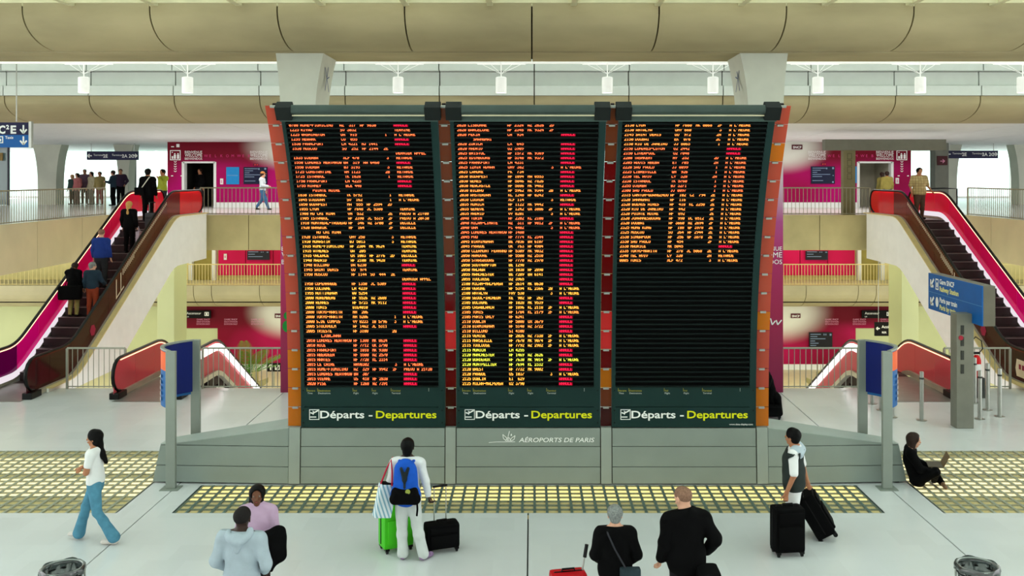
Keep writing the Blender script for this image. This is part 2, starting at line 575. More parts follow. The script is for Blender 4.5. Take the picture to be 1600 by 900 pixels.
LW = grad_wall('far_bank_pink_print', (218, 24, 92), (176, 12, 60), [])
SWM = grad_wall('station_pink_print', (172, 16, 78), (126, 4, 40), [(-12.5, -1.6, 2.1, 1.3), (12.7, -1.6, 2.5, 1.45)], -2.3, (100, 4, 26))
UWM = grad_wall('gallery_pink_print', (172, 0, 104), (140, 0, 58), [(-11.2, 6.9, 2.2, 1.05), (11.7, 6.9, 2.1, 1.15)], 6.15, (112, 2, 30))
for sx in (-1, 1):
    o = 0.0 if sx < 0 else 0.5
    # far bank: pink panels, olive door, white posts
    X = lambda v: sx * (v + o)
    for a, b in ((16.5, 15.05), (15.05, 13.6), (13.6, 9.0)):
        x0, x1 = sorted((X(a), X(b)))
        tag(MB().box(x0 + .02, x1 - .02, 48.45, 48.6, 0.25, 2.7).build('wall_panel_pink', LW), 'pink printed wall panel on the far bank', kind='structure')
    x0, x1 = sorted((X(17.75), X(16.75)))
    d = tag(MB().box(x0, x1, 48.5, 48.62, 0.0, 2.7).build('door_far_bank', OLIVE), 'olive door on the far bank', kind='structure')
    for v in (16.68, 17.9):
        tag(MB().box(X(v) - .09, X(v) + .09, 48.3, 48.6, 0, 2.7).build('trim_post', WHITEP), 'white wall post on the far bank', kind='structure')
    # station level: deep red band and pink field
    x0, x1 = sorted((X(18.2), X(9.0)))
    tag(MB().box(x0, x1, 47.95, 48.05, -2.45, -1.2).build('wall_station_band', SWM), 'dark red printed band under the soffit', kind='structure')
    x0, x1 = sorted((X(16.35), X(9.0)))
    tag(MB().box(x0, x1, 47.95, 48.05, SL + 0.28, -2.45).build('wall_station_pink', SWM), 'magenta printed wall of the station level', kind='structure')
    tag(MB().box(x0, x1, 47.9, 48.05, SL, SL + 0.28).build('baseboard_station', WHITEP), 'white baseboard of the station wall', kind='structure')
    # yellow-green pillar beside the escalator, from station level to the gallery slab
    x0, x1 = sorted((sx * 15.45, sx * 14.75))
    if sx > 0: x0, x1 = x0 + .5, x1 + .5
    tag(MB().box(x0, x1, 38.0, 39.4, SL, 2.65).build('pillar_concrete', GREENW, bevel=0.02), 'yellow green concrete pillar behind the white escalator flank', kind='structure')

# ---- upper gallery slab
EDGE = 35.2
slab = MB().box(-34, 34, EDGE + .25, 64, 2.66, U).build('floor_gallery', mat('gallery_floor', (202, 202, 200), 0.25, vary=0.05))
tag(slab, 'grey polished floor of the upper gallery', kind='structure')
for sx in (-1, 1):
    o = 0 if sx < 0 else 0.35
    x0, x1 = sorted((sx * 34, sx * (16.42 + o)))
    tag(MB().box(x0, x1, 20, EDGE + .25, 2.5, U).build('floor_gallery_wing', MATS['gallery_floor']), 'side wing of the upper gallery floor', kind='structure')
    fas = empty('wall_gallery_fascia', (sx * 12, EDGE, U), 'board of concrete fascia panels along the gallery edge', kind='structure')
    xx = [12.75 + o, 10.82 + o / 2, 8.9, 7.0]
    for a, b in zip(xx, xx[1:]):
        p0, p1 = sorted((sx * a, sx * b))
        MB().box(p0 + .012, p1 - .012, EDGE, EDGE + .25, 2.65, U + 0.01).build('concrete_panel', mat('fascia_concrete', (190, 178, 128), 0.75, vary=0.16, scale=0.8, bump=0.1), fas)
    p0, p1 = sorted((sx * (16.2 + o), sx * (14.2 + o)))
    MB().box(p0 + .012, p1 - .012, EDGE, EDGE + .25, 2.5, U + 0.01).build('concrete_panel', MATS['fascia_concrete'], fas)
    yy = [21.0, 24.0, 27.0, 30.2, 33.2, EDGE + .25]
    for a, b in zip(yy, yy[1:]):
        p0, p1 = sorted((sx * (16.2 + o), sx * (16.4 + o)))
        MB().box(p0 - .012, p1, a + .012, b - .012, 2.45, U + 0.01).build('concrete_panel', mat('fascia_concrete_pale', (214, 206, 168), 0.7, vary=0.08, scale=0.7), fas)

# ---- gallery back wall with lift openings
WY = 43.5
for sx in (-1, 1):
    o = 0.0 if sx < 0 else 0.25
    end, e0, e1 = (17.2, 16.45, 14.95) if sx < 0 else (17.9, 17.0, 15.4)
    root = empty('wall_gallery', (sx * 13, WY, U), 'magenta printed gallery wall with a lift opening, ' + ('left of' if sx < 0 else 'right of') + ' the board', kind='structure')
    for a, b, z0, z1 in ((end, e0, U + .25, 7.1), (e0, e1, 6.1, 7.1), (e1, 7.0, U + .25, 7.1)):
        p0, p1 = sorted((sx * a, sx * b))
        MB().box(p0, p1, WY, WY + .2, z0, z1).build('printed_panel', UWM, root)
    for a, b in ((end, e0), (e1, 7.0)):
        p0, p1 = sorted((sx * a, sx * b))
        MB().box(p0, p1, WY - .03, WY + .2, U, U + .25).build('baseboard', WHITEP, root)
    for v in (e0, e1):
        MB().box(sx * v - .06, sx * v + .06, WY - .04, WY + .3, U, 6.14).build('opening_trim', WHITEP, root)
    p0, p1 = sorted((sx * e0, sx * e1))
    MB().box(p0, p1, WY - .04, WY + .3, 6.08, 6.16).build('opening_trim', WHITEP, root)
    cabm = mat('lift_cabin_dark', (30, 30, 26), 0.5) if sx < 0 else mat('lift_cabin_pale', (188, 186, 170), 0.5)
    MB().box(p0 - .1, p1 + .1, WY + 2.2, WY + 2.3, U, 6.4).build('lift_back_wall', cabm, root)
    MB().box(p0 - .1, p0, WY + .2, WY + 2.3, U, 6.4).build('lift_side_wall', cabm, root)
    MB().box(p1, p1 + .1, WY + .2, WY + 2.3, U, 6.4).build('lift_side_wall', cabm, root)
    MB().box(p0 - .1, p1 + .1, WY + .2, WY + 2.3, 6.3, 6.4).build('lift_ceiling', cabm, root)
    # end return wall
    p = sx * end
    MB().box(min(p, p - sx * .2), max(p, p - sx * .2), WY + .2, 50, U, 7.1).build('end_return', WHITEP, root)

# ---- flared concrete columns of the far concourse
def flared(name, x, y, z0, z1, w, d, flare, m, label, both=True, fl=0.0):
    pts = []
    n = 10
    L, R = [], []
    for k in range(n + 1):
        t = k / n
        z = z0 + (z1 - z0) * t
        f = flare * max(0, (t - 0.25) / 0.75) ** 2.4
        L.append((x - w / 2 - (f if both else fl * f), z)); R.append((x + w / 2 + f, z))
    out = [(a, y, z) for a, z in L] + [(a, y, z) for a, z in reversed(R)]
    return tag(MB().prism(out, (0, d, 0)).build(name, m, smooth=True), label, kind='structure')


PALEC = mat('pale_concrete', (206, 208, 192), 0.8, vary=0.08, scale=1.0)
for sx in (-1, 1):
    for k, (x, w, f) in enumerate(((25.1, 0.95, 0.3), (21.15, 0.5, 0.3))):
        flared('column_far', sx * x + (0.6 if sx > 0 else 0), 47.7, U, 7.2, w, 0.8, f, PALEC, 'flared concrete column on the far concourse')
tag(MB().box(19.7, 20.35, 45.0, 45.6, U, 7.1).build('pillar_far', mat('grey_pillar', (120, 122, 112), 0.7)), 'plain grey pillar at the end of the right gallery wall', kind='structure')
for x in (-22.8, 23.05):
    tag(MB().box(x - .28, x + .28, 52, 52.5, U, 7.2).build('pillar_far', mat('grey_pillar', (120, 122, 112), 0.7)), 'slim grey pillar before the bright windows', kind='structure')
# glazed far facade
fac = empty('window_facade', (0, 62, U), 'bright glazed facade behind the far concourse', kind='structure')
mull = MB().box(-0.05, 0.05, -0.05, 0.05, 0, 3.2).mesh('mullion', STEEL)
for k in range(-8, 9):
    link('mullion', mull, fac, (k * 4.6, 62, U))
    MB().box(k * 4.6 - 2.25, k * 4.6 + 2.25, 61.99, 62.01, U + .1, U + 3.2).build('glass_pane', GLASS, fac)
MB().box(-37, 37, 61.92, 62.08, U, U + 0.12).build('sill_rail', STEEL, fac)

# ---- ceiling over the gallery
ceil = MB().box(-36, 36, 33.5, 64, 7.5, 7.6).build('ceiling', JOINT)
tag(ceil, 'white panelled soffit above the gallery', kind='structure')
cw = mat('white_soffit', (238, 240, 238), 0.55, vary=0.03)
cx = -36.0
while cx < 36:
    a, b = cx + .012, cx + 2.8 - .012
    top = [(32.35, 7.36), (33.2, 7.30), (36, 7.22), (40, 7.13), (43.5, 7.08), (50, 7.1), (63.5, 7.15), (63.5, 7.5), (32.35, 7.5)]
    MB().sweep(top, a, b).build('ceiling_panel', cw, ceil)
    cx += 2.8

# ---- concrete beam nearest the hall
def beam(name, label, core, cm, segs):
    root = MB().sweep(core, -30, 30).build(name, cm)
    tag(root, label, kind='structure')
    for nm, prof, m, js in segs:
        for a, b in zip(js, js[1:]):
            MB().sweep(prof, a + .018, b - .018).build(nm, m, root, smooth=True)
    return root


q1 = [(21.7 + 1.5 * (1 - math.cos(a)), 9.40 - 0.77 * math.sin(a)) for a in [math.pi / 2 * k / 14 for k in range(15)]]
beam('ceiling_beam', 'curved concrete beam across the hall nearest the viewer',
     [(21.85, 9.95), (21.85, 9.35), (23.21, 8.66), (25.0, 8.66), (25.0, 9.95)], JOINT,
     [('beam_segment', [(21.7, 10.0)] + q1 + [(23.2, 8.7), (25.1, 8.7), (25.1, 10.0)], CONC, [3.0 * k for k in range(-10, 11)]),
      ('beam_soffit', [(23.27, 8.61), (25.1, 8.61), (25.1, 8.69), (23.27, 8.69)], CONC, [-30, -15, 0, 15, 30])])
q2 = [(30.4 + 1.95 * (1 - math.cos(a)), 8.0 - 0.67 * math.sin(a)) for a in [math.pi / 2 * k / 14 for k in range(15)]]
jj = [-29, -26, -23.1, -20.2, -17.4, -14.6, -11.8, -8.98, -6.16, -3.05, 0.08, 3.2, 6.3, 9.15, 12, 14.8, 17.6, 20.5, 23.4, 26.3, 29]
WHF = mat('white_fascia_paint', (216, 222, 216), 0.6, vary=0.03)
beam('ceiling_beam', 'second concrete beam with white upper fascia behind the hanging lamps',
     [(30.6, 9.8), (30.6, 8.0), (32.2, 7.45), (32.3, 9.8)], JOINT,
     [('white_fascia', [(30.2, 9.9), (30.2, 8.95), (30.5, 8.95), (30.5, 9.9)], WHF, jj),
      ('white_fascia', [(30.52, 8.93), (30.52, 8.48), (30.32, 8.46), (30.32, 8.14), (30.55, 8.14), (30.6, 8.93)], WHF, jj),
      ('beam_segment', [(30.4, 8.13)] + q2 + [(32.4, 7.34), (32.4, 8.13)], CONC, jj)])

# ---- glazed roof on purlins
def roof(name, label, y0, y1, z, nx, ys):
    root = empty(name, (0, y0, z), label, kind='structure')
    PUR = mat('roof_purlin', (214, 208, 170), 0.6)
    px = MB().box(-0.07, 0.07, 0, y1 - y0, -0.1, 0.05).mesh('purlin', PUR)
    for k in range(-nx, nx + 1):
        link('purlin', px, root, (0.985 + 1.97 * k, y0, z))
    for y in ys:
        MB().box(-1.97 * nx, 1.97 * nx, y - .04, y + .04, z - .1, z + .05).build('cross_bar', PUR, root)
    for a, b in zip(ys, ys[1:]):
        pane = MB().box(-0.91, 0.91, 0.04, b - a - .04, 0.0, 0.02).mesh('glass_pane', film('frosted_roof_glass', (230, 238, 233), clear=0.25, gloss=0.02))
        for k in range(-nx, nx):
            link('glass_pane', pane, root, (1.97 + 1.97 * k, a, z))


roof('ceiling_roof_glazing', 'glazed roof of the hall on cream purlins', -4, 21.75, 9.6, 13, [-4, 0, 4, 8, 12, 15, 17.5, 19.6, 21.32, 21.75])
roof('ceiling_roof_glazing', 'skylight between the two concrete beams', 25.1, 30.5, 9.85, 13, [25.1, 27.8, 30.5])

# ---- the two banner-clad columns behind the board
def banner_mat():
    m = bpy.data.materials.new('banner_print'); m.use_nodes = True
    nt = m.node_tree; b = nt.nodes['Principled BSDF']; b.inputs['Roughness'].default_value = 0.5
    ge = nt.nodes.new('ShaderNodeNewGeometry'); sp = nt.nodes.new('ShaderNodeSeparateXYZ')
    nt.links.new(ge.outputs['Position'], sp.inputs[0])
    mr = nt.nodes.new('ShaderNodeMapRange'); mr.inputs['From Min'].default_value = 0; mr.inputs['From Max'].default_value = 7.0
    nt.links.new(sp.outputs['Z'], mr.inputs['Value'])
    rp = nt.nodes.new('ShaderNodeValToRGB')
    els = [(0.0, (120, 0, 60)), (0.3, (160, 6, 72)), (0.5, (170, 16, 96)), (0.62, (168, 60, 130)), (0.78, (196, 180, 190)), (0.9, (214, 214, 206))]
    rp.color_ramp.elements[0].position = els[0][0]; rp.color_ramp.elements[0].color = lin(els[0][1]) + (1,)
    rp.color_ramp.elements[1].position = els[1][0]; rp.color_ramp.elements[1].color = lin(els[1][1]) + (1,)
    for p, c in els[2:]:
        e = rp.color_ramp.elements.new(p); e.color = lin(c) + (1,)
    nt.links.new(mr.outputs[0], rp.inputs['Fac']); nt.links.new(rp.outputs['Color'], b.inputs['Base Color'])
    return m


BAN = banner_mat()
for sx in (-1, 1):
    xo, xi = sx * 6.38, sx * 5.5
    root = empty('column_banner', (sx * 5.9, 23.4, 0), 'square column wrapped in a white to magenta banner, ' + ('left' if sx < 0 else 'right') + ' of the board', kind='structure')
    p0, p1 = sorted((xo, xi))
    MB().box(p0, p1, 23.4, 24.8, 0, 6.9).build('banner_wrap', BAN, root)
    # flared head
    n = 10
    out_in = [(xi - sx * 0.22 * (k / n) ** 2, 6.9 + 1.72 * k / n) for k in range(n + 1)]
    out_out = [(xo + sx * 0.12 * (k / n) ** 2, 6.9 + 1.72 * k / n) for k in range(n + 1)]
    pts = [(a, 23.38, z) for a, z in out_in] + [(a, 23.38, z) for a, z in reversed(out_out)]
    MB().prism(pts, (0, 1.5, 0)).build('flared_head', mat('pale_grey_paint', (206, 208, 196), 0.6, vary=0.03), root, smooth=True)
    pr = Pr((xi - sx * 0.22 * .6, 23.7, 7.6) if sx > 0 else (xi + 0.16, 23.7, 7.6), (0, 1, 0), (0, 0, 1))
    pr.line([(0.1, 0.1), (0.5, 0.75)], .05).line([(0.55, 0.1), (0.12, 0.7)], .05).line([(0.3, 0.42), (0.6, 0.5)], .03)
    pr.build('cross_emblem', mat('blue_grey_print', (70, 84, 130), 0.6), root)
    pr = Pr((p0, 23.39, 0), (1, 0, 0), (0, 0, 1))
    for k, s in enumerate(('BIENVENUE', 'WELCOME', 'BIENVENIDOS')):
        if sx > 0: pr.text(s, 0.85, 3.6 - k * 0.17, (0.11, 0.14, 0.12)[k], align='R')
        else: pr.text(s, 0.03, 3.6 - k * 0.17, (0.11, 0.14, 0.12)[k])
    if sx > 0:
        pr.line([(0.45, 1.78), (0.56, 1.88), (0.60, 1.72), (0.68, 1.82)], .03).line([(0.7, 1.84), (0.74, 1.72), (0.84, 1.84)], .03)
    pr.build('banner_lettering', WPRINT, root)
    if sx < 0:
        g = Pr((p0, 23.388, 0), (1, 0, 0), (0, 0, 1)).disc(0.17, 1.95, .09, ry=.1).disc(0.17, 1.68, .12, ry=.15)
        g.build('green_ovals', mat('oval_green', (20, 130, 50), 0.6), root)  # two plain green ovals on the left column

# ================================================================== DEPARTURE BOARD
def yb(z):
    return 16.45 - 0.019 * max(0.0, z - 1.0) ** 2.5


def slope(z):
    return -0.019 * 2.5 * max(0.0, z - 1.0) ** 1.5


ZT = np.linspace(1.0, 6.8, 2400)
YT = np.array([yb(z) for z in ZT])
ST = np.concatenate([[0], np.cumsum(np.hypot(np.diff(ZT), np.diff(YT)))])


def s_of(z): return float(np.interp(z, ZT, ST))
def z_of(s): return float(np.interp(s, ST, ZT))


def frame_at(z):
    """point on the board curve, up tangent, outward normal (towards the hall)"""
    k = slope(z)
    t = Vector((0, k, 1)).normalized()
    n = Vector((0, -1, k)).normalized()
    return Vector((0, yb(z), z)), t, n


def curve_strip(x0, x1, z0, z1, front, back, n=24):
    """slab following the board's curve between heights z0,z1; front/back are offsets along the outward normal"""
    b = MB()
    pts = []
    for k in range(n + 1):
        z = z_of(s_of(z0) + (s_of(z1) - s_of(z0)) * k / n)
        p, t, nn = frame_at(z)
        for x, d in ((x0, front), (x1, front), (x1, back), (x0, back)):
            pts.append(Vector((x, 0, 0)) + p + nn * d)
    fs = [(0, 1, 2, 3)[::-1], tuple(4 * n + i for i in range(4))]
    for k in range(n):
        for i in range(4):
            j = (i + 1) % 4
            fs.append((4 * k + i, 4 * k + j, 4 * k + 4 + j, 4 * k + 4 + i))
    return b.add(pts, fs)


FONT = {}
_f = '''0 3E5149453E 1 00427F4000 2 4261514946 3 2141454B31 4 1814127F10 5 2745454539 6 3C4A494930 7 0171090503 8 3649494936 9 064949291E
A 7E1111117E B 7F49494936 C 3E41414122 D 7F4141221C E 7F49494941 F 7F09090901 G 3E4149497A H 7F0808087F I 00417F4100 J 2040413F01 K 7F08142241
L 7F40404040 M 7F020C027F N 7F0408107F O 3E4141413E P 7F09090906 Q 3E4151215E R 7F09192946 S 4649494931 T 01017F0101 U 3F4040403F V 1F2040201F
W 3F4038403F X 6314081463 Y 0708700807 Z 6151494543 - 0808080808 ' 0005030000 . 0060600000 : 0036360000'''.split()
for c, h in zip(_f[::2], _f[1::2]):
    FONT[c] = [int(h[2 * i:2 * i + 2], 16) for i in range(5)]

B1 = '''0700|ROME-FIUMICINO|AZ|317|AF|9830||*
1225|RIYAD|SV|3032||||TERMINE
1225|WASHINGTON|UA|915|||1|A L'HEURE
1255|NEWARK|CO|055||||*
1530|FRANCFORT|LH|4221|NJ|1441||*
1530|MOSCOU|SU|252|AF|2144|2E|
|||||||DERNIER APPEL
1535|DJERBA|XLF|470|||3|RETARDE
1550|LONDRES HEATHROW|BA|319|AA|6460||*
1550|DJERBA|BJ|3193|||3|RETARDE
1725|CONSTANTINE|AH|1123|||2B|RETARDE
1725|ISTANBUL|TK|1828|||1|RETARDE
1750|FRANCFORT|LH|4225||||*
1755|NIAMEY|BLE|448||||*
|POINTE NOIRE||||||
1830|ISTANBUL|TK|5792|||1|RETARDE
1845|DJEDDAH|SV|162|||1|A L'HEURE
1850|BUDAPEST|MA|555|AF|2594|2D|
1855|LYON|AF|7648|JL|5388||TERMINE
1900|HO CHI MINH|VN|532|||2E|PREVU A 21:00
1905|ISTANBUL|AF|2390|JL|5319|2F|PREVU A 20:30
1910|MONTREAL-TRUDEAU|AF|346|AZ|3700|2F|DECOLLE
1920|BANGKOK|AF|164|||2F|DECOLLE
|HO CHI MINH||||||
1920|ISTANBUL|OHY|258|||3|RETARDE
1930|MONASTIR|BJ|5013|||3|RETARDE
1935|ROME-FIUMICINO|AF|2304|MK|9624||TERMINE
1935|ATHENES|OA|205||||TERMINE
1935|VALENCE|UX|1003|AF|2776|2D|DECOLLE
1940|MADRID|AF|2100|MK|9428||TERMINE
1940|BILLUND|DA|6230||||*
1945|SAINT DENIS|UU|974||||TERMINE
1950|MOSCOU|AF|1144|SU|444|2E|
|||||||DERNIER APPEL
1950|COPENHAGUE|AF|1350|JL|5309||*
1950|COLOGNE|LH|4239||||*
1955|NOTTINGHAM|WW|5254||||*
2000|NUREMBERG|AF|5526|AZ|2688||*
2000|RENNES|AF|5723|MK|9112||*
2000|TUNIS|BIE|4010||||*
2000|TOKYO-NARITA|NH|206||||*
2000|TOKYO-NARITA|NH|5206|||1|A L'HEURE
2000|S.DE COMPOS|VY|8223|IB|5796|3|A L'HEURE
2005|STOCKHOLM|AF|1462|JL|5311||*
2005|TRIESTE|AF|3108|||2G|
|LJUBLJANA||||||
2010|LONDRES HEATHROW|AF|1380|MK|8624||*
2010|NICE|AF|7712|OK|3790||*
2015|FRANCFORT|AF|1018|MK|9388||*
2015|ABERDEEN|AF|5580|AZ|2570||*
2015|NANTES|AF|7728|KL|2314||*
2015|LE CAIRE|ARV|0302|||3|A L'HEURE
2015|ROME-FIUMICINO|AZ|329|AF|9942|2F|PREVU A 21:20
2015|LONDRES HEATHROW|BA|307||||*
2015|VIENNE|OS|418|AF|2838||*
2020|PISE|AF|1268|AZ|7391||*'''
B2 = '''2020|LISBONNE|AF|2324|AZ|2626|2D|
2020|BARCELONE|AF|2348|MK|9324|2F|
2020|PEKIN|CA|934||||*
|SHANGHAI||||||
2020|ZURICH|LX|645||||*
2020|MADRID|U2|3909||||*
2025|BRISTOL|AF|1572|MK|9369||*
2025|EDIMBOURG|AF|5148|MK|9372||*
2025|FRANKFORT|LH|4231||||*
2025|IZMIR ADNAN|OHY|382|||3|A L'HEURE
2025|LAHORE|PK|734||||*
2030|BUDAPEST|AF|1094|MA|8553||*
2030|GENES|AF|5846|AZ|7826||*
2030|NEWCASTLE|AF|5886|MK|9482||*
2030|BILBAO|AF|5962|MK|9344|2B|A L'HEURE
2030|AMSTERDAM|KL|1248|AF|8242||*
2030|LOUXOR|XLF|114|||3|RETARDE
2035|MUNICH|AF|1122|MK|9442||*
2035|GENEVE|AF|1242|UX|3886|2F|A L'HEURE
2035|MADRID|VY|8201|||3|A L'HEURE
2040|TURIN|AF|2202|KL|2108||*
2040|MILAN-LINATE|AZ|311|AF|9812|2F|A L'HEURE
2040|OAH|FC|4402|||3|A L'HEURE
2045|LONDRES HEATHROW|AF|1480||||*
2045|PAU|AF|7774|KL|2344||*
2045|BIRMINGHAM|BE|7036|BA|6107||*
2045|PRAGUE|OK|763|AF|4904||*
2050|CLERMONT FERRAND|AF|5309|MK|9032||*
2050|HANOVRE|AF|5500|AZ|2510||*
2050|STRASBOURG|AF|7770|AZ|2970||*
2050|SOUTHAMPTON|BE|1298||||*
2050|MALAGA|UX|1038|AF|2890||*
2055|MANCHESTER|BE|7209|BA|6141||*
2055|TOULOUSE|U2|3965||||*
2100|MILAN-MALPENSA|AF|2614|MK|8630||*
2100|VERONE|AF|5394|KL|2366|2B|A L'HEURE
2100|ANTALYA|FHY|530|||3|A L'HEURE
2100|SEOUL-INCHEON|KE|902|AF|262||*
2105|BOLOGNE|AF|1028|MK|9539||*
2105|CASABLANCA|AF|1896|KL|2118|2F|A L'HEURE
2105|TUNIS|AF|1784|KL|2179|2F|A L'HEURE
2105|PARIS ORLY|AF|6241||||*
2110|DUBLIN|AF|5008|UX|3679||*
2110|BIRMINGHAM|AF|5140|AZ|3722||*
2110|BILLUND|SI|4108||||*
2115|VENISE|AF|2026|AZ|7338|2F|A L'HEURE
2115|MARSEILLE|AF|7670|MK|9074|2F|A L'HEURE
2115|TOULOUSE|AF|7792|AZ|2982|2F|A L'HEURE
2115|MUNICH|LH|4255||||*
2120|MANCHESTER|AF|1469|AZ|3626||*
2120|BORDEAUX|AF|7630|MK|9014|2F|A L'HEURE
2120|MONTPELLIER|AF|7694|KL|2332||*
2120|BREST|AF|7732|MK|9002||*
2120|PRAGUE|OS|1037|||3|A L'HEURE
2125|DUBLIN|EI|629||||*
2125|MILAN-MALPENSA|U2|3790||||*'''
B3 = '''2130|LYON|AF|7660|MK|8068|2F|A L'HEURE
2130|ANTALYA|OHY|660|||3|A L'HEURE
2145|SAINT DENIS|UU|972|||2A|A L'HEURE
2150|DOUBAI|EK|076|||2C|A L'HEURE
2150|RIO DE JANEIRO|JJ|8065|||1|A L'HEURE
2150|LONDRES-LUTON|U2|2442||||*
2150|LIVERPOOL|U2|7048||||*
2200|TASHKENT|HY|252|||2D|A L'HEURE
2205|ADDIS ABEBA|ET|705|||2A|A L'HEURE
2220|SAO PAULO|JJ|8099|||1|A L'HEURE
2225|LIBREVILLE|GN|926|||1|A L'HEURE
2230|TEL AVIV|LY|328|||2A|A L'HEURE
2230|ISTANBUL|TK|5760|||1|A L'HEURE
2255|DJERBA|BJ|3271|||3|A L'HEURE
2300|SAO PAULO|JJ|8097|||1|A L'HEURE
2315|CANTON-GUANGZHOU|AF|102|CZ|794|2E|A L'HEURE
2320|SHANGHAI|AF|116|||2F|A L'HEURE
2320|BUENOS AIRES|AF|418|KL|2258|2E|A L'HEURE
2320|RIO DE JANEIRO|AF|442|||2F|A L'HEURE
2320|POINTE NOIRE|AF|892|||2E|A L'HEURE
2320|JOHANNESBOURG|AF|990|DL|8512|2E|A L'HEURE
2320|DOUBAI|AF|3660|AZ|2694|2F|A L'HEURE
2325|HONG KONG|AF|188|GF|3978|2E|A L'HEURE
2325|MOSCOU|SU|264|AF|2944|2E|A L'HEURE
2330|SINGAPOUR|AF|256|GF|3878|2E|A L'HEURE
2330|SAO PAULO|AF|454|||2F|A L'HEURE
2330|MAURICE|MK|5045||||*
2335|TOKYO-NARITA|AF|278|JL|5068|2E|A L'HEURE
2340|TEL AVIV|LY|320|||2A|RETARDE
0005|TUNIS|XLF|472|||3|A L'HEURE'''

LEDS = [emis('led_orange', (1.0, 0.17, 0.05), 2.5), emis('led_amber', (1.0, 0.28, 0.05), 2.5), emis('led_yellow', (1.0, 0.40, 0.05), 2.5), emis('led_lime', (0.75, 0.75, 0.06), 2.0)]
LRED = emis('led_red', (1.0, 0.02, 0.07), 1.5)
LREDBLOOM = emis('led_red_bloom', (0.62, 0.0, 0.03), 0.32)
BACKB = mat('board_black', (4, 5, 5), 0.7, vary=0.1, spec=.08)
SLATM = mat('board_slat', (15, 25, 24), 0.6, vary=0.1, spec=.1)
CH, CWD = 0.056, 0.0388
PC = (-2.836, -0.063, 2.716)
S0, S1 = s_of(6.335), s_of(1.797)
NROW = 56
PITCH = (S0 - S1) / (NROW - 1)


def led(b, body, x, c, t, off):
    """dot-matrix string as flat runs on the plane c + t"""
    dx, dy = CWD / 6.0, CH / 7.0
    for i, ch in enumerate(body):
        cols = FONT.get(ch)
        if not cols: continue
        for r in range(7):
            run = None
            for k in range(6):
                on = k < 5 and (cols[k] >> r) & 1
                if on and run is None: run = k
                if not on and run is not None:
                    xa, xb = x + i * CWD + (run - .03) * dx, x + i * CWD + (k + .03) * dx
                    za, zb = CH / 2 - r * dy, CH / 2 - (r + 1.0) * dy
                    b.add([Vector((xa, 0, 0)) + c + t * zb + off, Vector((xb, 0, 0)) + c + t * zb + off, Vector((xb, 0, 0)) + c + t * za + off, Vector((xa, 0, 0)) + c + t * za + off], [(0, 1, 2, 3)])
                    run = None


